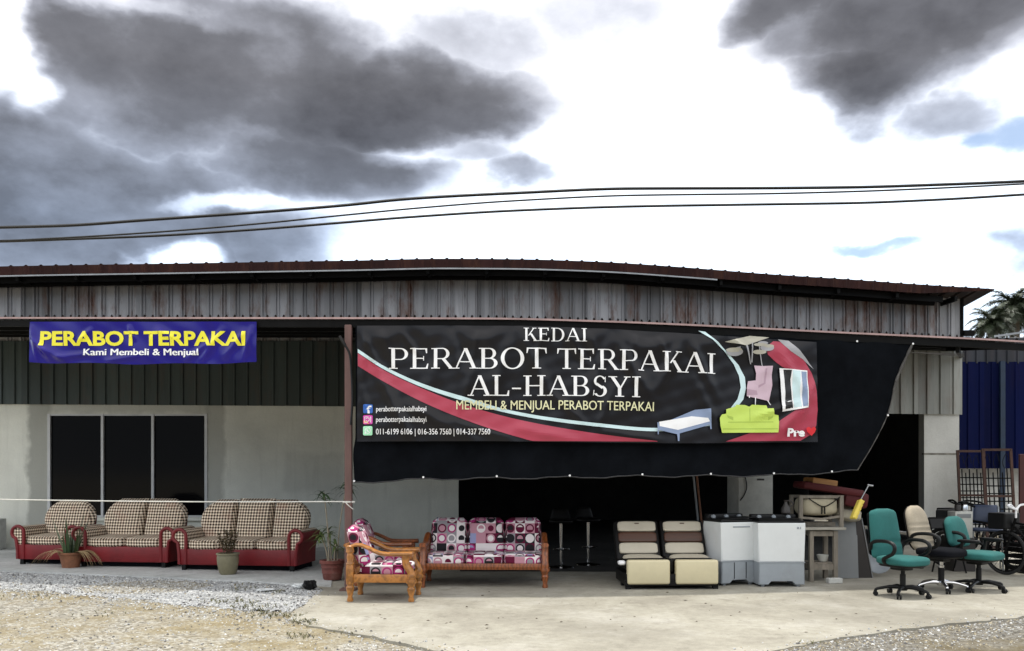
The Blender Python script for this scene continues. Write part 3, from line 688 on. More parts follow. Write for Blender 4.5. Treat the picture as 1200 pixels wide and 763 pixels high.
# main roof with corrugated edge
def rl(px, dy, off): return P(px, crv(px, ROOF)+dy, DF(px)-.75) + Vector((0, off, 0))
xr = [px for px in range(-150, 1165, 15)]+[1165]
front = [rl(px, 2.2, 0) for px in xr]
backl = [Vector((p.x*1.0, 27.7+0*p.x, p.z-.9)) for p in front]
b = BM(); profile_sheet(b, backl, front, (0, 0, 1), .29, .045, .09)
sobj('roof', b, M['under'], uv=False)
b = BM(); xf = xr
profile_sheet(b, [rl(px, 1.0, -.02) for px in xf], [rl(px, 11 if px < 1080 else lerp(11, 2.5, (px-1080)/85.), -.0) for px in xf], (0, -1, 0), .29, .02, .09)
sobj('fascia', b, M['roof'], uv=False)
b = BM()
xf = [px for px in xr if px <= 840]
for i, (a, c) in enumerate(zip(xf, xf[1:])):
    bar(b, rl(a, 12.5, -.015), rl(c, 12.5, -.015), .03, .026)
sobj('eave_angle', b, M['galv'])
xf = [px for px in xr if px <= 1110]
for off, dy in ((.2, 14), (.55, 14)):     # dark purlins and rafter ends under the eave
    b = BM()
    for a, c in zip(xf, xf[1:]): bar(b, rl(a, dy, off), rl(c, dy, off), .05, .12)
    sobj('purlin', b, M['steel'])
for px in range(-120, 1125, 69):
    b = BM(); p = rl(px, 14, .05); bar(b, p, p+Vector((0, .68, .02)), .06, .10); sobj('rafter', b, M['steel'])
b = BM(); p = fac(1127, 348); q = fac(1127, 396); bar(b, p, q, .05, .07); q2 = fac(1128, 391); box(b, q2+Vector((.1, -.05, 0)), (.22, .1, .12)); sobj('corner_trim', b, M['steel'])
# canopy on the front
def cl(px, dy=0, off=0): return P(px, crv(px, CAN)+dy, DC(px)) + Vector((0, off, 0))
xc = [px for px in range(-150, 1411, 15)]
front = [cl(px, 1.2) for px in xc]
def cback(px):
    p = fac(min(px, 1128), 392 if px < 800 else lerp(392, 408, min(1, (px-800)/330.)), -.0)
    if px > 1128: p = P(px, 402, DC(px)+1.3)
    return p
b = BM(); profile_sheet(b, [cback(px) for px in xc], front, (0, 0, 1), .165, .03, .06)
can = sobj('canopy_roof', b, M['under'], uv=False)
b = BM()
for a, c in zip(xc, xc[1:]): bar(b, cl(a, 2.6, -.012), cl(c, 2.6, -.012), .012, .024)
sobj('canopy_trim', b, M['trim'])
b = BM()
for a, c in zip(xc, xc[1:]): bar(b, cl(a, 8.5, .04), cl(c, 8.5, .04), .05, .09)
sobj('canopy_beam', b, M['steel'])
for k in (1, 2, 3):
    b = BM()
    for a, c in zip(xc[::4], xc[4::4]):
        t = k/4.0; bar(b, cl(a, 4).lerp(cback(a), t)-Vector((0, 0, .06)), cl(c, 4).lerp(cback(c), t)-Vector((0, 0, .06)), .05, .09)
    sobj('canopy_purlin', b, M['steel'])
for px in (-90, 100, 250, 408, 560, 720, 880, 1000, 1126):
    b = BM(); bar(b, cl(px, 14, .09), cback(px)-Vector((0, 0, .16)), .05, .1); sobj('canopy_rafter', b, M['steel'])
# the post
b = BM(); pp = Vector((wx(0), 0, 0)); X = (408-600)*10.95/FOC
box(b, (X, 10.98, 1.70), (.09, .09, 3.42), bevel=.01); box(b, (X, 10.98, .012), (.2, .2, .024))
sobj('post', b, M['postpaint'])
b = BM(); X2 = (1128-600)*11.7/FOC

# ------------------------------------------------------------------ vinyl banners
# serif capitals, one unit high
def ring_seg(cx, cy, ro, ri, a0, a1, n=22):
    o = []
    for i in range(n):
        t0, t1 = R(lerp(a0, a1, i/n)), R(lerp(a0, a1, (i+1)/n))
        o.append([(cx+ro[0]*math.cos(t0), cy+ro[1]*math.sin(t0)), (cx+ro[0]*math.cos(t1), cy+ro[1]*math.sin(t1)), (cx+ri[0]*math.cos(t1), cy+ri[1]*math.sin(t1)), (cx+ri[0]*math.cos(t0), cy+ri[1]*math.sin(t0))])
    return o
def rc(x0, y0, x1, y1): return [[(x0, y0), (x1, y0), (x1, y1), (x0, y1)]]
ST, HL = .135, .055
def stem(x, y0=0, y1=1, top=True, bot=True, s=.10):
    o = rc(x, y0, x+ST, y1)
    if bot: o += rc(x-s, y0, x+ST+s, y0+.045)
    if top: o += rc(x-s, y1-.045, x+ST+s, y1)
    return o
def diag(x0, y0, x1, y1, w): return [[(x0, y0), (x0+w, y0), (x1+w, y1), (x1, y1)]]
GL = {
 'I': (.44, stem(.15)),
 'P': (.80, stem(.13)+rc(.2, .955, .48, 1)+rc(.2, .43, .48, .475)+ring_seg(.48, .715, (.28, .285), (.155, .235), -90, 90)),
 'E': (.80, stem(.13, s=.1)+rc(.2, .945, .68, 1)+rc(.2, 0, .71, .055)+rc(.2, .485, .55, .535)+[[(.64, .76), (.68, .76), (.68, .98), (.60, .98)]]+[[(.69, .25), (.73, .25), (.71, .02), (.62, .02)]]+[[(.53, .40), (.56, .40), (.56, .62), (.53, .62)]]),
 'R': (.88, stem(.13)+rc(.2, .955, .46, 1)+rc(.2, .46, .46, .505)+ring_seg(.46, .73, (.27, .27), (.145, .222), -90, 90)+diag(.72, .02, .42, .48, .15)+rc(.70, 0, .90, .045)),
 'A': (.92, diag(.07, .02, .41, 1, .06)+diag(.72, .02, .38, 1, .14)+rc(.24, .31, .66, .36)+rc(-.03, 0, .22, .045)+rc(.61, 0, .96, .045)),
 'B': (.82, stem(.13)+rc(.2, .955, .44, 1)+rc(.2, .485, .46, .53)+rc(.2, 0, .46, .045)+ring_seg(.44, .745, (.25, .255), (.125, .205), -90, 90)+ring_seg(.46, .265, (.29, .265), (.155, .215), -90, 90)),
 'O': (.98, ring_seg(.49, .5, (.45, .52), (.31, .465), 0, 360, 44)),
 'T': (.84, rc(.355, 0, .49, 1)+rc(.25, 0, .595, .045)+rc(.04, .945, .80, 1)+[[(.03, .74), (.065, .74), (.12, .98), (.04, .98)]]+[[(.775, .74), (.81, .74), (.80, .98), (.72, .98)]]),
 'K': (.88, stem(.13)+diag(.30, .40, .62, .97, .07)+diag(.70, .02, .40, .56, .15)+rc(.56, .955, .82, 1)+rc(.64, 0, .92, .045)),
 'D': (.92, stem(.13)+rc(.2, .95, .42, 1)+rc(.2, 0, .42, .05)+ring_seg(.42, .5, (.43, .5), (.29, .45), -90, 90, 28)),
 'L': (.76, stem(.13)+rc(.2, 0, .70, .055)+[[(.67, .27), (.71, .27), (.70, .02), (.60, .02)]]),
 'H': (.98, stem(.13)+stem(.69)+rc(.2, .475, .72, .53)),
 'S': (.70, ring_seg(.35, .74, (.25, .27), (.15, .22), 25, 235)+ring_seg(.35, .27, (.28, .285), (.15, .235), -150, 65)+[[(.14, .59), (.24, .66), (.53, .44), (.42, .37)]]+[[(.545, .70), (.58, .70), (.58, .98), (.55, .95)]]+[[(.07, .02), (.10, .05), (.125, .30), (.09, .30)]]),
 'Y': (.86, rc(.36, 0, .495, .45)+rc(.25, 0, .61, .045)+diag(.36, .43, .06, .97, .15)+diag(.43, .43, .68, .97, .07)+rc(-.02, .955, .33, 1)+rc(.60, .955, .86, 1)),
 '-': (.46, rc(.05, .33, .41, .40)), ' ': (.42, [])}
def serif_polys(txt):
    out = []; x = 0
    for ch in txt:
        w, ps = GL[ch]; out += [[(x+a, c) for a, c in p] for p in ps]; x += w+.015
    return out, x
def split_long(bm, lmax):
    bm.normal_update(); bmesh.ops.triangulate(bm, faces=bm.faces[:])
    for _ in range(7):
        es = [e for e in bm.edges if e.calc_length() > lmax]
        if not es: break
        bmesh.ops.subdivide_edges(bm, edges=es, cuts=1, use_grid_fill=False); bmesh.ops.triangulate(bm, faces=bm.faces[:])
def sans_mesh(txt, bold=0.0, shear=0):
    cu = bpy.data.curves.new('lettering', 'FONT'); cu.body = txt; cu.size = 1; cu.offset = bold; cu.resolution_u = 4; cu.shear = shear
    o = bpy.data.objects.new('lettering', cu); COL.objects.link(o); bpy.context.view_layer.update()
    me = bpy.data.meshes.new_from_object(o.evaluated_get(bpy.context.evaluated_depsgraph_get()))
    bpy.data.objects.remove(o); bpy.data.curves.remove(cu)
    b = BM(); b.from_mesh(me); bpy.data.meshes.remove(me); return b
_h = sans_mesh('H'); CAPH = max(v.co.y for v in _h.verts); _h.free()
class Print:
    """things printed on a banner: drawn in the banner's own plane, then laid on its wrinkled surface"""
    def __init__(s, surf, parent, origin): s.surf = surf; s.parent = parent; s.o = origin; s.layer = 0
    def finish(s, bm, name, m, lift=None, lmax=4):
        split_long(bm, lmax); s.layer += 1
        off = lift if lift else .007+.0010*s.layer
        for v in bm.verts: v.co = s.surf(v.co.x, v.co.y, off+v.co.z)-s.o
        return obj(name, bm, m, s.parent, uv=False)
    def polys(s, name, m, polys, **k):
        b = BM()
        for i, p in enumerate(polys): b.faces.new([b.verts.new((x, y, .00004*(i % 40))) for x, y in p])
        return s.finish(b, name, m, **k)
    def band(s, name, m, top, bot, n=60, **k):
        b = BM(); x0, x1 = top[0][0], top[-1][0]; g = []
        for i in range(n+1):
            x = lerp(x0, x1, i/n); g.append((b.verts.new((x, crv(x, top), 0)), b.verts.new((x, crv(x, bot), 0))))
        for p, q in zip(g, g[1:]): b.faces.new((p[0], q[0], q[1], p[1]))
        return s.finish(b, name, m, **k)
    def serif(s, txt, x0, x1, base, cap, m, slope=lambda x: 0):
        ps, w = serif_polys(txt); k = (x1-x0)/w; b = BM()
        for i, p in enumerate(ps):
            b.faces.new([b.verts.new((x0+x*k, base+slope(x0+x*k)-y*cap, .00004*(i % 12))) for x, y in p])
        return s.finish(b, 'lettering', m, lmax=4)
    def sans(s, txt, x0, x1, base, cap, m, bold=0.0, slope=lambda x: 0, heavy=0.0):
        b = sans_mesh(txt, bold); lo = min(v.co.x for v in b.verts); hi = max(v.co.x for v in b.verts); k = (x1-x0)/(hi-lo)
        if heavy:
            src = b.copy() if hasattr(b, 'copy') else b; me = bpy.data.meshes.new('t'); b.to_mesh(me)
            for q, dx in enumerate((-heavy, heavy)):
                n0 = len(b.verts); b.from_mesh(me); b.verts.ensure_lookup_table()
                for v in b.verts[n0:]: v.co.x += dx; v.co.z += .0004*(q+1)
            bpy.data.meshes.remove(me)
        for v in b.verts:
            x = x0+(v.co.x-lo)*k; v.co = (x, base+slope(x)-v.co.y/CAPH*cap, v.co.z)
        return s.finish(b, 'lettering', m, lmax=4)
def gauss_line(px, py, x1, y1, x2, y2, w):
    dx, dy = x2-x1, y2-y1; l = math.hypot(dx, dy); t = ((px-x1)*dx+(py-y1)*dy)/l/l
    d = ((px-x1)*dy-(py-y1)*dx)/l
    e = max(0, min(1, t*4, (1-t)*3+.15)) if -.05 < t < 1.05 else 0
    return math.exp(-d*d/w/w)*e
def btop(px): return crv(px, [(418, 382), (560, 381.5), (700, 385), (850, 394), (958, 401)])
GR = [418, 480, 528, 600, 655, 718, 800, 850, 905, 960]
LINES = [(424, 388, 448, 440, 4, .03), (440, 430, 482, 516, 6, .04), (428, 392, 420, 500, 4, .02), (445, 386, 462, 430, 5, .02), (600, 384, 575, 470, 7, .022), (604, 384, 650, 470, 7, .025),
         (528, 384, 540, 440, 5, .02), (528, 384, 500, 460, 8, .02), (716, 388, 765, 470, 7, .03), (718, 388, 688, 470, 7, .025), (800, 392, 770, 460, 6, .03), (804, 392, 842, 470, 6, .03), (812, 440, 840, 500, 6, .02),
         (660, 384, 690, 430, 5, .02), (470, 388, 492, 418, 3, .018), (560, 386, 552, 430, 3, .014), (640, 386, 622, 430, 3.5, .018), (690, 386, 704, 440, 3.5, .016), (745, 390, 735, 440, 3.5, .018), (770, 392, 790, 440, 3, .016), (425, 450, 436, 512, 3, .02), (520, 490, 600, 515, 4, .02), (640, 455, 690, 500, 4, .016), (720, 450, 700, 505, 4, .016), (560, 420, 530, 500, 5, .016), (880, 490, 940, 470, 4, .016), (905, 400, 890, 450, 6, .02), (905, 400, 950, 470, 6, .02), (955, 440, 935, 500, 5, .03), (945, 470, 905, 516, 6, .03), (470, 470, 560, 517, 7, .03), (700, 505, 780, 516, 5, .02), (600, 500, 680, 517, 6, .02), (855, 395, 880, 420, 4, .02)]
def bw(px, py):
    w = 0
    for a, c in zip(GR, GR[1:]):
        if a <= px <= c:
            s = (px-(a+c)/2)/((c-a)/2); d = py-btop(px); L_ = (c-a)
            e = (1-s*s)**1.0
            cdep = d-L_*.24*(1-s*s)
            w += .040*(L_/80)*e*math.exp(-max(cdep, 0)/22)*math.cos(cdep/8.5)*(1 if cdep > -14 else .4)
    for x1, y1, x2, y2, wd, am in LINES: w += 1.5*am*gauss_line(px, py, x1, y1, x2, y2, wd)
    w += .010*math.sin(px*.031+py*.05)+.004*math.sin(px*.07-py*.03+1)+.002*math.sin(px*.19+py*.11)+.001*math.sin(px*.27-py*.23+2)+.002*math.sin(px*.11+py*.37)
    return w
def ban(px, py, off=0.0):
    p = P(px, py, DC(px)-.10); p.y -= bw(px, py)+off; return p
bo = P(688, 517, DC(688)-.1)
bn = thing('banner', 'wide black shop banner with white serif lettering and furniture pictures', 'banner', bo)
b = BM()
def bfn(u, v):
    px = lerp(418.5, 957+v*1.5, u); t = btop(px); bt = crv(px, [(418, 517.5), (560, 517), (690, 518.5), (800, 519.5), (960, 518)])
    return ban(px, lerp(t, bt, v))-bo
grid(b, bfn, 260, 66); thicken(b, .002); obj('sheet', b, M['vinyl'], bn, smooth=True, uv=False, sharp=80)
pr = Print(ban, bn, bo)
bt_ = lambda x: 0 if x < 650 else 6.3*((x-650)/190)**1.6
pr.band('red_swoosh', M['ink_red'], [(419.5, 414), (450, 434), (500, 457.5), (540, 473), (600, 490), (660, 502), (720, 511), (770, 517)], [(419.5, 429), (450, 447.5), (500, 473.5), (560, 497.5), (610, 513), (627, 517), (700, 517.2), (770, 517.6)])
pr.polys('red_swoosh', M['ink_red'], [[(906, 400), (926, 402), (941, 420), (951, 438), (956.5, 458), (958, 480), (956.5, 499), (949, 510), (938, 516.5), (850, 517.5), (880, 507), (912, 494), (935, 478), (944, 460), (936, 440), (916, 430), (899, 416), (897, 407)]])
pr.band('pale_swoosh', M['ink_pale_blue'], [(419.5, 409), (450, 429), (500, 451.5), (550, 467), (590, 479), (640, 488.5), (700, 496), (770, 501.5), (832, 496)], [(419.5, 413.5), (450, 433), (500, 456), (550, 472), (590, 483), (640, 492.5), (700, 500), (770, 505.5), (832, 499)])
pr.polys('pale_swoosh', M['ink_pale_blue'], [[(818, 388), (826, 389), (842, 402), (855, 416), (866, 428), (873, 442), (874, 455), (871, 468), (864, 477), (856, 478), (864, 468), (868, 454), (866, 440), (860, 427), (848, 411), (834, 398)]])
pr.polys('grey_swoosh', M['ink_grey'], [[(911, 398), (924, 399.5), (936, 410), (944, 420), (953, 433), (940, 421), (926, 412)]])
sb_ = lambda x: bt_(x)
pr.serif('KEDAI', 613, 689, 400.3, 15.6, M['ink_white'], lambda x: bt_(x)*.6)
pr.serif('PERABOT', 455, 642, 432.3, 24.2, M['ink_white'])
pr.serif('TERPAKAI', 652, 840, 432.3, 23.8, M['ink_white'], bt_)
pr.serif('AL-HABSYI', 549, 752, 464, 23.8, M['ink_white'], lambda x: bt_(x)*.8)
pr.sans('MEMBELI & MENJUAL PERABOT TERPAKAI', 535, 766, 480, 10.5, M['ink_cream'], 0, lambda x: bt_(x)*.7, heavy=.008)
pr.sans('perabotterpakaialhabsyi', 441, 500, 482.3, 6.0, M['ink_white'], 0, heavy=.012)
pr.sans('perabotterpakaialhabsyi', 441, 500, 494.6, 6.0, M['ink_white'], 0, heavy=.012)
pr.sans('011-6199 6106 | 016-356 7560 | 014-337 7560', 441, 574.5, 509.2, 6.6, M['ink_white'], 0, heavy=.012)
def rrect(x0, y0, x1, y1, r=1.5, n=4):
    o = []
    for cx, cy, a in ((x1-r, y0+r, -90), (x1-r, y1-r, 0), (x0+r, y1-r, 90), (x0+r, y0+r, 180)):
        for i in range(n+1): t = R(a+90*i/n); o.append((cx+r*math.cos(t), cy+r*math.sin(t)))
    return o
pr.polys('social_icon', M['ink_blue'], [rrect(426, 474, 437, 484.5)])
pr.sans('f', 430.5, 435.5, 484.3, 8.4, M['ink_white'], .04)
pr.polys('social_icon', M['ink_magenta'], [rrect(426, 486.8, 437, 497.3)])
pr.polys('social_icon', M['ink_orange'], [[(426.5, 493), (431, 493.4), (433.2, 497), (428, 497), (426.5, 495.6)]])
def ringp(cx, cy, ro, ri): return ring_seg(cx, cy, (ro, ro), (ri, ri), 0, 360, 14)
pr.polys('social_icon', M['ink_white'], ringp(431.5, 492, 2.4, 1.7)+[[(427.6, 488.5), (435.4, 488.5), (435.4, 489.2), (427.6, 489.2)], [(427.6, 495), (435.4, 495), (435.4, 495.7), (427.6, 495.7)], [(427.6, 489), (428.3, 489), (428.3, 495), (427.6, 495)], [(434.7, 489), (435.4, 489), (435.4, 495), (434.7, 495)], [(433.6, 489.8), (434.4, 489.8), (434.4, 490.6), (433.6, 490.6)]])
pr.polys('social_icon', M['ink_mint'], [rrect(426, 499.6, 437, 510.4)])
pr.polys('social_icon', M['ink_white'], ringp(431.6, 504.8, 3.6, 2.9)+[[(427.6, 508.9), (428.6, 505.8), (430.5, 507.8)], [(430, 503), (430.8, 502.8), (431.4, 504.2), (433.4, 506), (432.8, 506.8), (430.8, 505.6)]])
# furniture pictures
pr.polys('table_picture', M['ink_tan'], [[(848.5, 401), (878, 394), (900.5, 396), (873, 405.5)]])
pr.polys('table_picture', M['ink_grey'], [[(873, 405.5), (875, 405), (880, 427), (879, 427)], [(880, 402), (881.4, 402), (881.4, 425), (880, 425)], [(888, 405), (889.2, 405), (893, 430), (892, 430)], [(860, 408), (866, 407), (867, 416), (861, 416)]])
def ell(cx, cy, rx, ry, n=18): return [(cx+rx*math.cos(2*math.pi*i/n), cy+ry*math.sin(2*math.pi*i/n)) for i in range(n)]
pr.polys('stool_picture', M['ink_grey'], [ell(860, 413, 9.5, 4.6), ell(898, 408, 8, 4), ell(893, 402.5, 6, 2)])
pr.polys('stool_picture', M['ink_tan'], [ell(859, 410.5, 9, 2.6), ell(889, 413, 8, 2.6), ell(900, 406, 6, 2), ell(890, 404.5, 8, 2)])
pr.polys('armchair_picture', M['ink_pink'], [[(883.5, 428.5), (894, 429.5), (905, 429), (903.5, 440), (904, 452), (900, 470.5), (886, 467), (874.5, 464.5), (874.5, 455), (876, 447), (885, 446), (885.5, 438)]])
pr.polys('armchair_picture', M['ink_pink_shade'], [[(874.5, 456), (886, 458), (887, 463), (875, 463)], [(896, 432), (898, 432), (896, 450), (888, 455), (888, 452), (894, 449)]])
pr.polys('armchair_picture', M['ink_white'], [[(884, 466), (885, 466), (884.6, 475), (883.8, 475)], [(898, 470), (899, 469.5), (902.4, 475), (901.6, 475)], [(877, 464), (878, 464), (878, 466.5), (877, 466.5)]])
pr.polys('wardrobe_picture', M['ink_white'], [[(912.5, 431.8), (945, 434.6), (945, 478), (915.5, 482.8)]])
pr.polys('wardrobe_picture', M['ink_black'], [[(917, 433.5), (926.5, 434), (925, 445), (926, 462), (927.5, 478.6), (918.5, 480), (919, 460), (918, 445)]])
pr.polys('wardrobe_picture', M['ink_pale_blue'], [[(927.5, 434.3), (937, 435), (935.5, 455), (937.2, 477), (928.8, 478.2), (927, 456)]])
pr.polys('wardrobe_picture', M['ink_denim'], [[(938, 435.6), (944, 436.1), (944, 476), (938.4, 476.8)]])
pr.polys('bed_picture', M['ink_denim'], [[(810, 482), (814, 480.5), (832, 479), (833, 503), (831.5, 503), (831, 498), (796, 508), (795.4, 517), (793.8, 517), (793, 509), (771.5, 504), (771.3, 509), (770.2, 509), (770, 495), (771.4, 495), (772, 498)]])
pr.polys('bed_picture', M['ink_white'], [[(772, 494.5), (810, 488), (829, 490), (831, 494), (794, 504), (772.5, 499.5)]])
pr.polys('sofa_picture', M['ink_lime'], [[(850, 480), (860, 477), (862, 474.5), (872, 475), (877, 477), (880, 474.6), (897, 475.5), (898, 479), (905, 478.8), (906, 486), (911, 487), (911.5, 495), (910.5, 507), (845, 507.5), (843, 499), (842.5, 490), (845, 486), (850, 485)]])
pr.polys('sofa_picture', M['ink_lime_shade'], [[(852, 494.6), (905, 494.2), (905, 495.2), (852, 495.6)], [(877.2, 479), (878, 479), (878, 494), (877.2, 494)], [(851, 487), (858, 489), (858, 493), (852, 490)], [(905, 487), (899, 489), (899, 493), (904, 490)], [(846, 502.5), (910, 502.2), (910, 503.2), (846, 503.5)]])
pr.sans('Pre', 921.5, 942, 511.2, 8.6, M['ink_white'], .045)
pr.polys('heart_picture', M['ink_bright_red'], [[(950, 511), (944.5, 506), (943.6, 502.5), (945.6, 500.4), (948, 501), (949.6, 502.6), (951.4, 500.6), (954, 500.6), (955.2, 503), (954, 506.5)]])
# blue banner
def bbw(px, py):
    w = .006*math.sin(px*.05+py*.09)+.004*math.sin(px*.13-py*.2)
    for x1, y1, x2, y2, wd, am in ((38, 395, 62, 424, 3, .02), (45, 405, 80, 424, 3.5, .02), (36, 380, 44, 424, 2.5, .012), (60, 420, 110, 414, 3, .012), (150, 380, 158, 400, 2.5, .012), (180, 384, 210, 400, 4, .01), (235, 425, 262, 384, 4, .016), (215, 424, 250, 398, 3, .012), (290, 385, 262, 420, 4, .015), (296, 380, 285, 424, 3, .012), (110, 384, 90, 402, 3, .01), (120, 424, 170, 416, 3, .01)):
        w += 2.4*am*gauss_line(px, py, x1, y1, x2, y2, wd)
    return w
def bban(px, py, off=0.0):
    p = P(px, py, DC(px)-.03); p.y -= bbw(px, py)+off; return p
bo2 = P(167, 426, DC(0)-.03)
bb = thing('banner', 'blue banner with yellow lettering hung under the canopy edge', 'banner', bo2)
b = BM(); grid(b, lambda u, v: bban(lerp(34.5, 300.5, u), lerp(377, 424.5+2*math.sin(u*3)+.8*math.sin(u*17), v))-bo2, 150, 30); thicken(b, .002); obj('sheet', b, M['bluevinyl'], bb, smooth=True, uv=False, sharp=80)
p2 = Print(bban, bb, bo2)
p2.sans('PERABOT TERPAKAI', 47.5, 288, 404.5, 15.5, M['ink_yellow'], .035)
p2.sans('Kami Membeli & Menjual', 98.5, 232.5, 416.4, 7.6, M['ink_white'], 0, heavy=.03)

# black shade net behind the banner
def net(u, v, off=0):
    xr_ = crv(v, [(0, 1069), (.3, 1050), (.55, 1040), (.8, 1022), (1, 1004)]); xl_ = crv(v, [(0, 417), (.7, 417), (.82, 414), (1, 415.5)])
    px = lerp(xl_, xr_, u); t = crv(px, CAN)+12
    bt = crv(px, [(414, 566), (440, 564.5), (495, 561.8), (580, 560.5), (667, 559.6), (752, 558.2), (833, 557.8), (907, 557), (975, 553.5), (1070, 548)])+1.2*math.sin(px*.074)
    py = lerp(t, bt, v)
    p = P(px, py, DC(px)+.02); p.y -= .02*math.sin(px*.045+py*.012)*v+.012*math.sin(px*.11+py*.05)+.02*math.exp(-((px-425)/12)**2); return p
no = net(.5, 1)
nt_ = thing('shade_net', 'black shade net hanging below the canopy edge with white eyelets', 'shade net', no)
b = BM(); grid(b, lambda u, v: net(u, v)-no, 160, 50); thicken(b, .003); obj('netting', b, M['tarp'], nt_, smooth=True, uv=False)
b = BM(); tube(b, [net(i/80, 1)-no+Vector((0, -.012, .004*math.sin(i*1.7))) for i in range(81)], .009, 6); obj('hem', b, mat('net_hem', (.02, .02, .022), .6, .6, 18), nt_, smooth=True)
b = BM(); tube(b, [net(1, i/30)-no+Vector((0, -.012, 0)) for i in range(31)], [(.012+.008*abs(math.sin(i*.9)))*(1 if i < 12 else .4) for i in range(31)], 6); obj('side_hem', b, mat('worn_net_hem', (.07, .065, .06), .8, .6, 12), nt_, smooth=True)
for u in (.0, .137, .283, .428, .572, .708, .833, .948):
    b = BM(); p = net(u, .992)-no; lathe(b, [(.004, -.005), (.012, -.005), (.014, 0), (.012, .005), (.004, .005)], (0, 0, 0), 10)
    bmesh.ops.rotate(b, matrix=Matrix.Rotation(R(90), 3, 'X'), verts=b.verts[:]); bmesh.ops.translate(b, vec=p+Vector((0, -.02, 0)), verts=b.verts[:]); obj('eyelet', b, M['ink_white'], nt_, smooth=True)
for u, v in ((1, .0), (1, .57), (.9, 0.0)):
    b = BM(); p = net(u, v)-no; lathe(b, [(.004, -.005), (.012, -.005), (.014, 0), (.012, .005), (.004, .005)], (0, 0, 0), 10)
    bmesh.ops.rotate(b, matrix=Matrix.Rotation(R(90), 3, 'X'), verts=b.verts[:]); bmesh.ops.translate(b, vec=p+Vector((0, -.03, 0)), verts=b.verts[:]); obj('eyelet', b, M['ink_white'], nt_, smooth=True)
# ropes
b = BM()
for dy, sag, r in ((0, 1.5, .006), (1.5, 4.5, .005), (3, 2.5, .006)):
    tube(b, smooth_path([P(957, 408+dy*.5, 11.6), P(1004, 409.5+dy*.3, 11.65), P(1030, 411+sag, 11.7), P(1068, 413, 11.72), P(1130, 415+dy, 11.85)], 6), r, 5)
tag(obj('tie_rope', b, M['oldrope'], smooth=True), 'grey tie ropes strung under the right part of the canopy', 'rope')
b = BM(); tube(b, [P(lerp(-40, 409, i/30), 585.5+3.3*i/30+1.6*math.sin(math.pi*i/30)-1, 11.6-.62*i/30) for i in range(31)], .0085, 6)
tube(b, smooth_path([P(404, 588, 10.9), P(409, 593, 10.88), P(414, 597, 10.9)], 4), .006, 5)
lathe(b, [(.075, -.012), (.083, 0), (.075, .012)], (X, 10.98, 1.135), 4)
tag(obj('rope', b, M['rope'], smooth=True), 'thin white rope stretched above the red sofas and tied to the post', 'rope')
b = BM(); tube(b, smooth_path([P(398, 394, 10.84), P(404, 404, 10.82), P(410, 416, 10.82), P(412, 440, 10.84), P(413, 470, 10.84), P(411, 498, 10.84)], 5), [.02]*6+[.014]*20, 6)
tag(obj('hose', b, M['blackplastic'], smooth=True), 'black twisted strap hanging down beside the brown post', 'strap')

# overhead cables
CABLES = [([(-60, 268), (0, 266.5), (75, 264.5), (170, 258), (300, 249), (400, 241), (480, 233), (600, 226.5), (740, 221), (900, 220.5), (1000, 219.5), (1100, 216.5), (1200, 212.5), (1260, 209)], .042, 'thickest black overhead cable, topmost of the three over the roof'),
          ([(-60, 281), (0, 282), (50, 280), (170, 273), (300, 262.5), (400, 252.5), (500, 243), (600, 235.5), (740, 229), (900, 227), (1000, 224.5), (1100, 220.5), (1200, 215.5), (1260, 212)], .026, 'thin black overhead cable running between two thicker ones'),
          ([(-60, 284), (0, 283), (75, 280.5), (170, 277), (300, 269), (400, 261), (480, 254.5), (600, 247), (740, 242), (900, 239.5), (1000, 238), (1100, 234), (1200, 228), (1260, 224)], .036, 'black overhead cable, lowest of the three over the roof')]
for i, (pts, r, lb) in enumerate(CABLES):
    b = BM(); tube(b, [P(x, crv(x, pts), 24+i*.25) for x in range(-60, 1261, 12)], r, 6)
    tag(obj('overhead_cable', b, M['cable'], smooth=True), lb, 'cable', 'overhead cables above the roof')
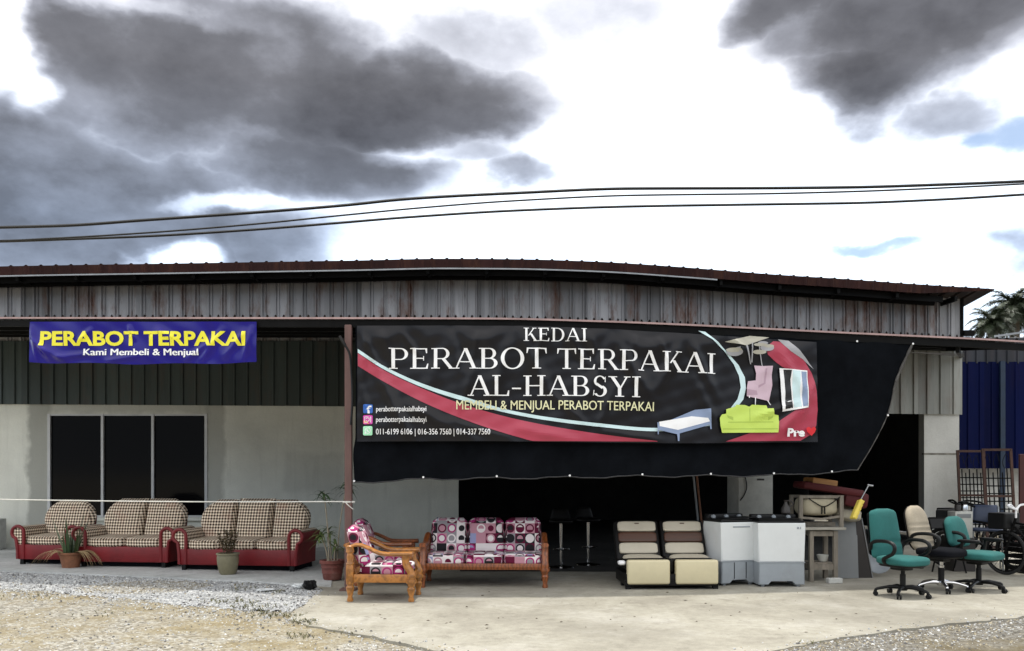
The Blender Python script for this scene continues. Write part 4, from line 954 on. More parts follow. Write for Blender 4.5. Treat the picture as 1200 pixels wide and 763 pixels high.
# ------------------------------------------------------------------ red sofas with checked cushions
def make_red_sofa(label, seats, Wd, loc, yaw, domed=True, z_top=1.07):
    t = thing('sofa' if seats > 1 else 'armchair', label, 'sofa' if seats > 1 else 'armchair', loc, yaw, 'red sofa set under the window')
    D = .86; h = Wd/2; aw = .17
    b = BM(); box(b, (0, -.02, .205), (Wd-.1, D-.08, .25), bevel=.02); obj('base', b, M['redpvc'], t, smooth=True)
    for sx in (-1, 1):
        for sy in (-1, 1):
            b = BM(); box(b, (sx*(h-.12), sy*(D/2-.06), .045), (.06, .06, .09)); obj('foot', b, M['blackplastic'], t)
    b = BM(); box(b, (0, .03, .052), (Wd-.16, D-.2, .075)); obj('under_shade', b, M['blackfabric'], t)  # added black filler standing in for the shade under the sofa
    for sx in (-1, 1):
        # arm outline in x,z: upright flaring outward into a roll
        xi, xo = h-aw, h-.02
        out = [(xi, .09), (xo-.03, .09), (xo-.025, .3), (xo-.0, .42)]
        cx, cz, rr = h-.055, .52, .105
        out += [(cx+rr*math.cos(R(a)), cz+rr*math.sin(R(a))) for a in range(-40, 181, 20)]
        out += [(xi-.0, .42)]
        out = [(sx*x, z) for x, z in out]
        b = BM(); prism(b, out, -D/2+.03, D/2-.06, 'y', bevel=.012); ar = obj('arm', b, M['gingham'], t, smooth=True)
        b = BM()   # red trim around the arm front
        rim = [(sx*x, z) for x, z in [(xo-.035, .09), (xo-.03, .25), (xo-.005, .42)]+[(cx+rr*math.cos(R(a)), cz+rr*math.sin(R(a))) for a in range(-40, 181, 15)]+[(xi+.01, .42), (xi+.015, .25), (xi+.015, .09)]]
        tube(b, [Vector((x, -D/2+.025, z)) for x, z in rim], .027, 8); obj('arm_trim', b, M['redpvc'], ar, smooth=True)
        b = BM()   # red outer side
        side = [(sx*(x+.012), z) for x, z in [(xo-.06, .09), (xo-.022, .09), (xo-.018, .3), (xo+.006, .42)]+[(cx+rr*math.cos(R(a)), cz+rr*math.sin(R(a))) for a in (-40, -20, 0, 20, 40)]]+[(sx*(xo-.03), .5)]
        prism(b, side, -D/2+.05, D/2-.04, 'y'); obj('side_panel', b, M['redpvc'], ar, smooth=True)
    iw = Wd-2*aw+.02; n = seats; w = iw/n
    ns = max(1, n if n < 3 else 3)
    for i in range(ns):
        wi = iw/ns; b = BM(); pillow(b, (-iw/2+wi*(i+.5), -.10+.004*i, .40), (wi*1.0, .66, .17), 5, rot=(2, 0, 0), dent=.014); obj('seat_cushion', b, M['gingham'], t, smooth=True)
    bwid = Wd-.12
    w = bwid/n
    for i in range(n):
        x0 = -bwid/2+w*i+.004; x1 = x0+w-.008
        mid = (n-1)/2
        def xl(tt, x0=x0, i=i):
            if i == 0: return x0+(.16*(1-min(1, tt*2.2))**1.2 if tt < .45 else 0)+(.26*max(0, (tt-.5)/.5)**2.6)
            return x0
        def xr(tt, x1=x1, i=i):
            if i == n-1: return x1-(.16*(1-min(1, tt*2.2))**1.2 if tt < .45 else 0)-(.26*max(0, (tt-.5)/.5)**2.6)
            return x1
        top = z_top+(.015 if n == 3 and i == 1 else 0)
        b = BM(); arch_cushion(b, xl, xr, .40, top, .24, .17, .30, puff=.42); obj('back_cushion', b, M['gingham'], t, smooth=True, sharp=70)
    b = BM()
    prof = [(-bwid/2+.08, .2), (bwid/2-.08, .2), (bwid/2-.10, .75), (bwid/2-.32, z_top-.12), (-bwid/2+.32, z_top-.12), (-bwid/2+.10, .75)]
    prism(b, prof, .0, .09, 'y', bevel=.02)
    for v in b.verts: v.co.y += .27+max(0, v.co.z-.3)*.30-.02
    obj('back_frame', b, M['redpvc'], t, smooth=True)
    return t
def at(px, D, z=0): return (((px-600)*D/FOC), D, z)
S0 = .012
make_red_sofa('red armchair with checked cushions at the left end of the sofa row', 1, 1.06, at(71, 14.35, S0), -6, z_top=1.04)
make_red_sofa('red two-seat sofa with checked back cushions behind the snake plant', 2, 1.60, at(160.5, 13.95, S0), -7, z_top=1.07)
make_red_sofa('red three-seat sofa with checked cushions behind the khaki pot', 3, 1.97, at(291, 13.45, S0), -7, z_top=1.07)

# ------------------------------------------------------------------ wooden seats with printed cushions
def turned(bm, x, y, z0, z1, r):
    h = z1-z0
    lathe(bm, [(r*.75, z0), (r*.85, z0+.02), (r*.6, z0+.25*h), (r*1.0, z0+.55*h), (r*1.12, z0+.68*h), (r*.8, z0+.78*h), (r*1.05, z0+.86*h), (r*1.05, z1)], (x, y, 0), 12)
def make_wood_seat(name, label, cat, n, Wd, loc, yaw, wood, group):
    t = thing(name, label, cat, loc, yaw, group); h = Wd/2-.045; D = .72; yf, yb = -D/2, D/2
    for sx in (-1, 1):
        b = BM(); turned(b, sx*h, yf, 0, .22, .045); lathe(b, [(.062, .215), (.066, .235), (.062, .255)], (sx*h, yf, 0), 14)
        path = smooth_path([(sx*h, yf, .25), (sx*h, yf+.005, .34), (sx*h, yf+.06, .44), (sx*h, yf+.07, .54)], 6)
        tube(b, path, [.052]*5+[.045]*20, 8); obj('leg', b, wood, t, smooth=True)
        b = BM(); turned(b, sx*h, yb, 0, .24, .045); box(b, (sx*h, yb, .33), (.085, .085, .2), bevel=.012)
        lathe(b, [(.042, .42), (.05, .44), (.036, .47), (.044, .52), (.036, .56), (.05, .585), (.046, .61), (.046, .645), (.03, .66)], (sx*h, yb, 0), 12); obj('leg', b, wood, t, smooth=True)
        b = BM(); path = smooth_path([(sx*h, yb+.02, .635), (sx*h, yb-.10, .665), (sx*h, yb-.22, .625), (sx*h, yb-.36, .565), (sx*h, yf+.16, .555), (sx*h, yf-.02, .56)], 7)
        tube(b, path, [lerp(.034, .05, i/(len(path)-1)) for i in range(len(path))], 10, flat=.62); obj('armrest', b, wood, t, smooth=True)
        b = BM(); box(b, (sx*h, 0, .27), (.045, D-.07, .10), bevel=.012); obj('side_rail', b, wood, t, smooth=True)
    b = BM(); box(b, (0, yf+.012, .275), (Wd-.17, .04, .085), bevel=.012); box(b, (0, yf-.008, .275), (Wd-.22, .012, .03), bevel=.004); obj('front_rail', b, wood, t, smooth=True)
    b = BM()
    for sx in (-1, 1): bar(b, (sx*(h-.07), yb-.06, .28), (sx*(h-.07), yb+.06, .66), .05, .035, bevel=.006)
    bar(b, (-h+.05, yb-.02, .40), (h-.05, yb-.02, .40), .05, .03); bar(b, (-h+.05, yb+.06, .65), (h-.05, yb+.06, .65), .06, .03)
    for i in range(n*4): x = lerp(-h+.12, h-.12, (i+.5)/(n*4)); bar(b, (x, yb-.02, .40), (x, yb+.05, .65), .035, .018)
    box(b, (0, yb-.03, .27), (Wd-.2, .04, .08)); obj('back_frame', b, wood, t)
    b = BM(); box(b, (0, 0, .262), (Wd-.14, D-.1, .03)); obj('seat_board', b, wood, t)
    iw = Wd-.17; w = iw/n
    for i in range(n):
        x = -iw/2+w*(i+.5)
        b = BM(); pillow(b, (x, -.035, .365), (w*1.0, .62, .155), 6, dent=.01); obj('seat_cushion', b, M['retro'], t, smooth=True)
        hw = w/2*1.005
        b = BM(); arch_cushion(b, lambda s, x=x, hw=hw: x-hw+.07*max(0, (s-.76)/.24)**2.4, lambda s, x=x, hw=hw: x+hw-.07*max(0, (s-.76)/.24)**2.4, .40, .885, .19, yb-.155, .36, puff=.4); obj('back_cushion', b, M['retro'], t, smooth=True, sharp=70)
    return t
WG = 'carved wooden seats with circle print cushions'
make_wood_seat('armchair', 'sunlit honey wood armchair seen from the side, in front of the brown post', 'armchair', 1, .66, (-1.53, 10.29, 0), 88, M['wood'], WG)
make_wood_seat('armchair', 'wooden armchair standing in the shade directly behind the sunlit one', 'armchair', 1, .66, (-1.70, 11.66, 0), 88, M['wooddark'], WG)
make_wood_seat('sofa', 'wooden three-seat sofa with circle print cushions under the shade net', 'sofa', 3, 1.70, (-.365, 11.58, 0), -1, M['wooddark'], WG)

# ------------------------------------------------------------------ striped two-seat recliner sofa
t = thing('recliner_sofa', 'low two-seat cream recliner sofa with one brown stripe across each backrest', 'recliner sofa', (2.08, 11.05, 0), 2)
b = BM(); box(b, (0, .42, .12), (1.22, .84, .16), bevel=.02); box(b, (-.02, .02, .085), (1.2, .06, .07)); obj('base', b, M['blackpvc'], t, smooth=True)
b = BM()
for x in (-.57, .57): box(b, (x, .42, .033), (.07, .07, .066)); box(b, (x, .06, .033), (.07, .07, .066))
obj('foot', b, M['blackplastic'], t)
for sx in (-1, 1):
    x = sx*.315
    b = BM(); box(b, (x, .02, .225), (.555, .12, .315), bevel=.028, seg=3); obj('footrest', b, M['cream'], t, smooth=True)
    b = BM(); pillow(b, (x, .27, .31), (.58, .48, .16), 5); obj('seat_cushion', b, M['blackpvc'], t, smooth=True)
    b = BM(); pillow(b, (x-.01, .33, .345), (.53, .34, .13), 4, rot=(6, 0, 0)); obj('seat_pad', b, M['creamgrey'], t, smooth=True)
    # backrest slab leaning back with three panels
    ang = 28; R0 = Matrix.Translation((x-.02, .55, .33)) @ Matrix.Rotation(R(-ang), 4, 'X')
    b = BM(); box(b, (0, .05, .29), (.615, .13, .60), bevel=.035, seg=3); bmesh.ops.transform(b, matrix=R0, verts=b.verts[:]); bk = obj('backrest', b, M['blackpvc'], t, smooth=True)
    for z0, z1, mm in ((.075, .235, 'creamgrey'), (.245, .395, 'brownpvc'), (.405, .555, 'creamgrey')):
        b = BM(); pillow(b, (0, -.02, (z0+z1)/2), (.525, .07, z1-z0), 7); bmesh.ops.transform(b, matrix=R0, verts=b.verts[:]); obj('back_panel', b, M[mm], bk, smooth=True)
    b = BM(); box(b, (0, -.06, .515), (.06, .008, .012)); bmesh.ops.transform(b, matrix=R0, verts=b.verts[:]); obj('emblem', b, M['brownpvc'], bk)
b = BM(); box(b, (0, .3, .3), (.05, .5, .17), bevel=.015); obj('console', b, M['blackpvc'], t, smooth=True)
b = BM(); pillow(b, (-.635, .17, .33), (.10, .16, .06), 3); obj('loose_tape', b, M['ink_white'], t, smooth=True)

# ------------------------------------------------------------------ washing machines
def washer(label, loc, yaw, w, lid_tilt, grooved=True):
    t = thing('washing_machine', label, 'washing machine', loc, yaw, 'twin tub washing machines'); d = .46
    b = BM()
    prism(b, [(-w/2+.012, .325), (w/2-.012, .325), (w/2, .80), (w/2, .845), (-w/2, .845), (-w/2, .80)], -d/2, d/2, 'y', bevel=.012)
    obj('body', b, M['whiteplastic'], t, smooth=True)
    b = BM(); a = w/2-.01
    prism(b, [(-a, .03), (-a+.13, .03), (-a+.16, .085), (a-.16, .085), (a-.13, .03), (a, .03), (a-.005, .325), (-a+.005, .325)], -d/2-.006, d/2+.006, 'y', bevel=.008)
    ba = obj('base', b, M['greyplastic'], t, smooth=True)
    for sx in (-1, 1):
        for sy in (-1, 1):
            b = BM(); lathe(b, [(.025, 0), (.03, .03)], (sx*(a-.07), sy*(d/2-.06), 0), 10); obj('foot', b, M['greyplastic'], t)
    for x in (-.08, .10) if grooved else ():
        b = BM(); box(b, (x, -d/2-.009, .2), (.008, .006, .22)); obj('groove', b, M['blackplastic'], ba)
    b = BM(); box(b, (0, .0, .862), (w-.02, d-.02, .035), bevel=.012); box(b, (0, d/2-.06, .90), (w-.02, .12, .09), bevel=.015); tp = obj('control_panel', b, M['blackplastic'], t, smooth=True)
    for x in (-.2, 0, .2):
        b = BM(); lathe(b, [(.03, .0), (.026, .03)], (0, 0, 0), 14); bmesh.ops.rotate(b, matrix=Matrix.Rotation(R(90), 3, 'X'), verts=b.verts[:]); bmesh.ops.translate(b, vec=(x, d/2-.12, .91), verts=b.verts[:]); obj('knob', b, M['greyplastic'], tp, smooth=True)
    b = BM(); box(b, (0, -.06, .0), (w-.05, d-.14, .012), bevel=.004); bmesh.ops.rotate(b, matrix=Matrix.Rotation(R(lid_tilt), 3, 'Y'), verts=b.verts[:]); bmesh.ops.translate(b, vec=(0, 0, .895), verts=b.verts[:]); obj('lid', b, M['blackplastic'], t, smooth=True)
    if grooved: b = BM(); box(b, (w*.06, -d/2-.004, .785), (.26, .006, .018), bevel=.003); obj('handle_recess', b, M['greyplastic'], t)
    else:
        b = BM(); box(b, (w/2-.10, -d/2-.003, .78), (.028, .004, .028), bevel=.001); obj('emblem', b, M['greyplastic'], t)
        b = BM(); box(b, (w/2-.065, -d/2-.003, .78), (.012, .004, .03), bevel=.001); obj('emblem', b, M['greyplastic'], t)
    b = BM(); box(b, (0, -d/2-.0075, .325), (w-.01, .008, .012), bevel=.002); obj('seam_strip', b, M['greyplastic'], t)
    return t
washer('white and grey washing machine turned slightly, next to the recliner sofa', (2.985, 11.68, 0), 17, .56, -2.5)
washer('white and grey washing machine facing straight out, beside the wooden table', (3.565, 11.52, 0), 1, .63, 0, False)
# a jug on the second machine
t = thing('jug', 'small dark jug standing on top of a washing machine', 'jug', (3.74, 11.66, .948))
b = BM(); lathe(b, [(.05, 0), (.065, .02), (.06, .08), (.03, .13), (.02, .16), (.03, .19)], (0, 0, 0), 14); obj('body', b, M['darkboard'], t, smooth=True)
b = BM(); tube(b, smooth_path([(.05, 0, .1), (.10, 0, .13), (.07, 0, .18), (.025, 0, .18)], 5), .008, 6); obj('handle', b, M['darkboard'], t, smooth=True)

# ------------------------------------------------------------------ old table and the pile on it
t = thing('side_table', 'narrow weathered wooden table with open frame beside a washing machine', 'table', (4.325, 12.05, 0), 2)
tw, td, th = .40, .40, .735
for sx in (-1, 1):
    for sy in (-1, 1):
        b = BM(); box(b, (sx*(tw/2-.03), sy*(td/2-.03), (th-.03)/2), (.06, .06, th-.03), bevel=.006); obj('leg', b, M['oldwood'], t)
b = BM(); box(b, (0, 0, th), (tw+.20, td+.08, .035), bevel=.006); obj('tabletop', b, mat('dusty_top', (.36, .34, .29), .8, .2, 5), t)
b = BM()
for sy in (-1, 1): box(b, (0, sy*(td/2-.03), th-.07), (tw-.1, .03, .07)); box(b, (0, sy*(td/2-.03), .20), (tw-.1, .035, .075))
for sx in (-1, 1): box(b, (sx*(tw/2-.03), 0, .20), (.03, td-.1, .07)); box(b, (sx*(tw/2-.03), 0, th-.07), (.03, td-.1, .07))
obj('rail', b, M['oldwood'], t)
b = BM(); box(b, (0, 0, .25), (tw-.08, td-.08, .02)); obj('shelf', b, M['oldwood'], t)
t = thing('bowl', 'dusty glass bowl on the lower shelf of the wooden table', 'bowl', (4.36, 11.98, .262))
b = BM(); lathe(b, [(.03, 0), (.05, .01), (.075, .07), (.08, .1), (.072, .1), (.045, .02)], (0, 0, 0), 14); obj('bowl_body', b, M['card'], t, smooth=True)
# overturned chair with cushion
t = thing('chair', 'old cane chair laid on its back on the wooden table, cream cushion inside', 'chair', (4.32, 12.08, .756), 1)
for x in (-.30, .27):
    for y in (-.18, .2): b = BM(); bar(b, (x, y, .0), (x, y, .44), .05, .05); obj('leg', b, M['oldwood'], t)
b = BM(); bar(b, (-.30, -.18, .42), (.27, -.18, .42), .045, .04); bar(b, (-.30, .2, .42), (.27, .2, .42), .045, .04); bar(b, (-.30, -.18, .13), (.0, -.18, .11), .03, .03); bar(b, (0, -.18, .11), (.27, -.18, .15), .03, .03); box(b, (0, .1, .03), (.5, .25, .05)); obj('frame', b, M['oldwood'], t)
b = BM(); pillow(b, (-.02, -.0, .285), (.53, .42, .26), 4, dent=.02); obj('cushion', b, mat('dusty_cream_cloth', (.44, .39, .28), .9, .15, 5, bump=.2, bscale=9), t, smooth=True)
b = BM(); tube(b, smooth_path([(-.2, -.215, .40), (-.1, -.225, .33), (0, -.225, .285), (.1, -.225, .32), (.24, -.215, .42)], 5), .008, 5); tube(b, [(-.015, -.222, .29), (-.02, -.222, .18)], .01, 5); tube(b, [(.02, -.222, .29), (.025, -.222, .18)], .01, 5); obj('strap', b, M['blackplastic'], t, smooth=True)
t = thing('bolster', 'rolled cream bolster lying between the overturned chair and yellow plastic bar', 'bolster', (4.80, 12.3, .82), 0)
b = BM(); pillow(b, (0, 0, .095), (.36, .5, .19), 3.5, dent=.03, rot=(0, 8, 0)); o = obj('roll', b, mat('cream_cloth', (.46, .42, .33), .9, .15, 5, bump=.2), t, smooth=True)
b = BM(); pillow(b, (-.02, .05, .22), (.2, .34, .10), 3.0, dent=.05, rot=(0, 14, 0)); obj('fold', b, M['beige'], t, smooth=True)
t = thing('folded_cloth', 'dark red folded cloth draped over the overturned chair', 'cloth', (4.50, 12.15, 1.235), 0)
b = BM(); box(b, (-.0, .0, .045), (.86, .5, .10), rot=(0, 9, 0), bevel=.03); box(b, (.33, -.02, -.10), (.34, .4, .22), rot=(0, 10, 0), bevel=.05); o = obj('fold', b, M['redboard'], t, smooth=True)
t = thing('drawer_front', 'varnished orange wood board lying on top of the red cloth', 'board', (4.37, 12.1, 1.368), 4)
b = BM(); box(b, (0, 0, .012), (.36, .34, .085), rot=(0, 8, 0), bevel=.008); obj('board', b, M['orangewood'], t)
t = thing('mop', 'yellow plastic mop head on thin metal rod leaning against the pile', 'mop', (4.74, 11.6, .80), 0)
b = BM(); a, c = P(999, 608, 11.6)-Vector(t.location), P(1008.5, 586, 11.65)-Vector(t.location); bar(b, a, c, .05, .11, up=(0, -1, 0), bevel=.012)
for k in range(5): q = a.lerp(c, (k+.5)/5); box(b, q+Vector((.03, -.02, -.005)), (.05, .05, .018), rot=(0, -60, 0))
obj('head', b, M['yellow'], t)
b = BM(); tube(b, [c, P(1018, 568.5, 11.7)-Vector(t.location)], .008, 6); tube(b, [P(1016.5, 568.5, 11.7)-Vector(t.location), P(1023, 569.5, 11.7)-Vector(t.location)], .014, 6); obj('rod', b, M['galv'], t, smooth=True)
t = thing('leaning_panel', 'plain grey board standing upright beside the wooden table', 'board', (4.78, 12.25, 0), 3)
b = BM(); box(b, (0, 0, .44), (.36, .035, .88), rot=(-4, 0, 0), bevel=.004); obj('panel', b, M['greyboard'], t)
t = thing('leaning_panel', 'dark narrow board leaning sideways against the grey board', 'board', (5.02, 12.28, 0), 5)
b = BM(); prism(b, [(-.075, 0), (.16, .0), (.055, .72), (-.02, .86), (-.075, .86)], -.02, .02, 'y'); obj('panel', b, M['darkboard'], t)
b = BM(); bar(b, (.165, -.024, .0), (.0, -.024, .86), .012, .01); obj('metal_edge', b, M['galv'], t)
t = thing('brick', 'pale broken brick on the floor in front of the wooden table', 'brick', (4.41, 11.68, 0), 6)
b = BM(); box(b, (0, 0, .035), (.20, .10, .07), bevel=.01); obj('block', b, M['block'], t)
t = thing('fan_guard', 'round grey fan guard lying against the dark board', 'fan guard', (5.36, 12.5, 0), -20)
b = BM(); lathe(b, [(.02, .0), (.10, .012), (.17, .05), (.18, .07), (.17, .075), (.1, .03), (.02, .02)], (0, 0, 0), 24); bmesh.ops.rotate(b, matrix=Matrix.Rotation(R(68), 3, 'X'), verts=b.verts[:]); bmesh.ops.translate(b, vec=(0, 0, .19), verts=b.verts[:]); obj('guard', b, M['greyplastic'], t, smooth=True)
b = BM()
for i in range(7): a = -60+20*i; tube(b, [(.02*math.cos(R(a)), -.03, .19+.02*math.sin(R(a))), (.17*math.cos(R(a)), -.01, .19+.16*math.sin(R(a)))], .004, 4)
obj('wire', b, M['steel'], t)

# ------------------------------------------------------------------ office chairs
def office_chair(label, loc, yaw, base_yaw, fab, seatfab, seat_z, back, arms, basemat, R_base=.31):
    t = thing('office_chair', label, 'office chair', loc, yaw, 'office chairs on the concrete')
    b = BM(); pillow(b, (0, 0, seat_z), (.50, .50, .11), 4.2, dent=.0)
    for v in b.verts:
        if v.co.y < -.15: v.co.z -= (-.15-v.co.y)**2*1.6
    obj('seat', b, seatfab, t, smooth=True)
    b = BM(); pillow(b, (0, 0.01, seat_z-.055), (.42, .42, .05), 5); obj('seat_pan', b, M['blackplastic'], t, smooth=True)
    z0, z1, wb, wt, lean, rnd, bands = back
    def half(s):
        w = lerp(wb, wt, s)/2
        if s > 1-rnd: w -= (w*.55)*((s-1+rnd)/rnd)**3
        if s < rnd*.8: w -= (w*.35)*((rnd*.8-s)/(rnd*.8))**3
        return w
    b = BM(); arch_cushion(b, lambda s: -half(s), lambda s: half(s), z0, z1, .11, .235, lean, nx=14, nz=26, puff=.35)
    if bands:
        for v in b.verts:
            s = (v.co.z-z0)/(z1-z0)
            front = v.co.y < .235+lean*(v.co.z-z0)
            if front and bands[0] < s < bands[1]:
                ph = (s-bands[0])/(bands[1]-bands[0])*bands[2]; v.co.y += .016*max(0, 1-abs((ph % 1)-.5)*5)
    bk = obj('backrest', b, fab, t, smooth=True, sharp=80)
    b = BM(); arch_cushion(b, lambda s: -half(s)*.97, lambda s: half(s)*.97, z0+.01, z1-.01, .05, .285, lean, nx=8, nz=12, puff=.3); obj('back_shell', b, M['blackplastic'], bk, smooth=True)
    b = BM(); tube(b, smooth_path([(0, .05, seat_z-.075), (0, .25, seat_z-.07), (0, .31, seat_z+.03), (0, .31+lean*.1, z0+.12)], 6), .028, 8, flat=.5); obj('back_bracket', b, M['blackplastic'], t, smooth=True)
    if arms:
        for sx in (-1, 1):
            b = BM(); x = sx*.275
            if arms == 'loop':
                tube(b, smooth_path([(sx*.22, .02, seat_z-.05), (x, .03, seat_z+.02), (x, -.12, seat_z+.10), (x, -.14, seat_z+.19), (x, -.05, seat_z+.235), (x, .12, seat_z+.235), (x, .22, seat_z+.20), (x-sx*.03, .27, seat_z+.12)], 6), .022, 8, flat=1.1)
            else:
                tube(b, smooth_path([(sx*.2, .06, seat_z-.05), (x, .08, seat_z+.02), (x+sx*.01, .06, seat_z+.17)], 6), .02, 8)
                pillow(b, (x+sx*.01, -.02, seat_z+.19), (.07, .28, .045), 4)
            obj('armrest', b, M['blackplastic'], t, smooth=True)
    b = BM(); box(b, (0, .02, seat_z-.095), (.17, .2, .05), bevel=.012); obj('mechanism', b, M['blackplastic'], t, smooth=True)
    b = BM(); tube(b, [(.06, 0, seat_z-.09), (.27, -.03, seat_z-.10)], .008, 6); pillow(b, (.27, -.03, seat_z-.10), (.06, .03, .02), 3, sub=4); obj('lever', b, M['blackplastic'], t, smooth=True)
    b = BM(); lathe(b, [(.026, seat_z-.20), (.026, seat_z-.09)], (0, 0, 0), 12); lathe(b, [(.034, .09), (.034, seat_z-.17), (.028, seat_z-.165)], (0, 0, 0), 14); obj('gas_lift', b, M['chrome'] if basemat is M['chrome'] else M['blackplastic'], t, smooth=True)
    if basemat is M['chrome']:
        b = BM(); lathe(b, [(.037, .11), (.037, seat_z-.2)], (0, 0, 0), 14); obj('lift_cover', b, M['blackplastic'], t, smooth=True)
    b = BM(); lathe(b, [(.05, .075), (.055, .09), (.05, .13), (.036, .14)], (0, 0, 0), 14); obj('hub', b, basemat, t, smooth=True)
    for k in range(5):
        a = R(base_yaw-yaw+72*k); d = Vector((math.cos(a), math.sin(a), 0))
        b = BM(); tube(b, smooth_path([d*.02+Vector((0, 0, .11)), d*.15+Vector((0, 0, .115)), d*(R_base-.02)+Vector((0, 0, .085)), d*R_base+Vector((0, 0, .07))], 5), [.027]*6+[.022]*5+[.018]*5, 8, flat=.8); lg = obj('leg', b, basemat, t, smooth=True)
        b = BM(); s = Vector((-d.y, d.x, 0)); cc = d*R_base+s*.012
        for q in (-.016, .016):
            w = BM(); lathe(w, [(.012, -.009), (.027, -.009), (.029, -.004), (.029, .004), (.027, .009), (.012, .009)], (0, 0, 0), 14)
            rot = Vector((0, 0, 1)).rotation_difference(s.normalized()).to_matrix().to_4x4(); rot.translation = cc+s.normalized()*q+Vector((0, 0, .029))
            bmesh.ops.transform(w, matrix=rot, verts=w.verts[:]); me = bpy.data.meshes.new('t'); w.to_mesh(me); w.free(); b.from_mesh(me); bpy.data.meshes.remove(me)
        box(b, d*R_base+Vector((0, 0, .055)), (.03, .03, .035), bevel=.006)
        obj('caster', b, M['blackplastic'], lg, smooth=True)
    return t
office_chair('teal high-back office chair with black looped armrests, nearest the camera', ((1058-600)*10.42/FOC, 10.42, 0), 21, 20, M['teal'], M['teal'], .44, (.44, 1.06, .51, .42, .16, .10, (.28, .46, 4)), 'loop', M['blackplastic'])
office_chair('beige ribbed high-back office chair with black seat and chrome base', ((1103-600)*10.9/FOC, 10.9, 0), 31, 40, M['beige'], M['blackfabric'], .50, (.50, 1.08, .48, .38, .26, .34, (.0, .62, 6)), 'loop', M['chrome'], .30)
office_chair('teal low-back office chair with dished round backrest and black arms', ((1147-600)*10.95/FOC, 10.95, 0), 34, 10, M['teal'], M['teal'], .455, (.54, .94, .50, .42, .26, .34, None), 'pad', M['blackplastic'], .33)

# ------------------------------------------------------------------ potted plants
def pot(bm, r0, r1, h, rim=.02):
    lathe(bm, [(r0, 0), (lerp(r0, r1, .5)*1.02, h*.5), (r1, h-.045), (r1+rim*.4, h-.043), (r1+rim, h-.03), (r1+rim, h), (r1-.012, h), (r1-.02, h-.04), (.01, h-.04)], (0, 0, 0), 24)
def blade(bm, base, d, length, w, bendv, n=6, twist=0, fold=.25):
    d = Vector(d).normalized(); p = Vector(base); s0 = Vector((-d.y, d.x, 0)); s0 = s0.normalized() if s0.length > .01 else Vector((1, 0, 0)); rows_ = []
    for i in range(n+1):
        t = i/n; ww = w*(math.sin(math.pi*min(.5+.0+t*.5, 1)))*(.65+.35*math.sin(math.pi*min(1, t*1.2+.2))) if i < n else 0.0005
        s = s0*math.cos(twist*t)+Vector((0, 0, 1)).cross(s0)*math.sin(twist*t)
        nrm = d.cross(s)
        rows_.append([bm.verts.new(p-s*ww), bm.verts.new(p+nrm*ww*fold), bm.verts.new(p+s*ww)])
        p = p+d*length/n; d = (d+Vector((0, 0, -bendv/n))).normalized()
    for a, c in zip(rows_, rows_[1:]):
        for k in (0, 1): bm.faces.new((a[k], a[k+1], c[k+1], c[k]))
def g3(px, D, z): p = P(px, HZ, D); return (p.x, p.y, z)
rnd = random.Random(5)
t = thing('potted_plant', 'snake plant with dry drooping leaves in terracotta pot before the red sofas', 'potted plant', g3(83, 13.55, S0), 0, 'potted plants along the veranda')
b = BM(); pot(b, .125, .165, .24); obj('pot', b, M['terracotta'], t, smooth=True, sharp=50)
b = BM(); lathe(b, [(.15, .2), (.08, .215), (.01, .22)], seg=14); obj('soil', b, M['soil'], t)
for nm, mm, cnt in (('leaf', 'leafgrey', 9), ('leaf', 'leafdark', 9)):
    for i in range(cnt):
        a = rnd.random()*6.28; r = rnd.uniform(.0, .11); ti = rnd.uniform(.05, .38)
        b = BM(); blade(b, (math.cos(a)*r, math.sin(a)*r, .21), (math.cos(a)*ti, math.sin(a)*ti, 1), rnd.uniform(.38, .66), rnd.uniform(.026, .038), .12, 6, rnd.uniform(-.8, .8)); obj(nm, b, M[mm], t, uv=False)
b = BM()
for i in range(40):
    a = rnd.choice((rnd.uniform(2.4, 4.4), rnd.uniform(-.7, .7), rnd.uniform(0, 6.28))); L0 = rnd.uniform(.30, .58)
    blade(b, (math.cos(a)*.12, math.sin(a)*.12-.02, .22), (math.cos(a), math.sin(a)*.6-.2, .55), L0, rnd.uniform(.010, .019), 2.4, 7, rnd.uniform(-1, 1))
obj('dry_leaves', b, M['straw'], t, uv=False)
t = thing('potted_plant', 'dry brownish shrub in khaki pot before the three-seat red sofa', 'potted plant', g3(267, 12.62, S0), 0, 'potted plants along the veranda')
b = BM(); lathe(b, [(.105, 0), (.125, .03), (.152, .16), (.158, .25), (.150, .285), (.168, .292), (.168, .315), (.148, .315), (.142, .27), (.01, .265)], seg=26); obj('pot', b, M['khaki'], t, smooth=True, sharp=50)
b = BM(); fol = BM()
for i in range(16):
    a = rnd.random()*6.28; r = rnd.uniform(.0, .08); top = Vector((math.cos(a)*rnd.uniform(.05, .16), math.sin(a)*rnd.uniform(.05, .14), rnd.uniform(.46, .66)))
    pts = smooth_path([(math.cos(a)*r, math.sin(a)*r, .26), Vector((math.cos(a)*r, math.sin(a)*r, .26)).lerp(top, .5)+Vector((rnd.uniform(-.02, .02), rnd.uniform(-.02, .02), .02)), top], 5)
    tube(b, pts, .004, 5)
    for p in pts[3:]:
        for k in range(5):
            a2 = rnd.random()*6.28; blade(fol, p, (math.cos(a2), math.sin(a2), rnd.uniform(-.1, .9)), rnd.uniform(.035, .075), rnd.uniform(.009, .015), .6, 3)
obj('stem', b, M['twig'], t, smooth=True); obj('leaves', fol, mat('olive_brown_leaf', (.11, .085, .04), .8, .5, 14), t, uv=False)
t = thing('potted_plant', 'tall thin cane plant with leaf tufts in ridged red clay pot by post', 'potted plant', g3(389.5, 12.0, S0), 0, 'potted plants along the veranda')
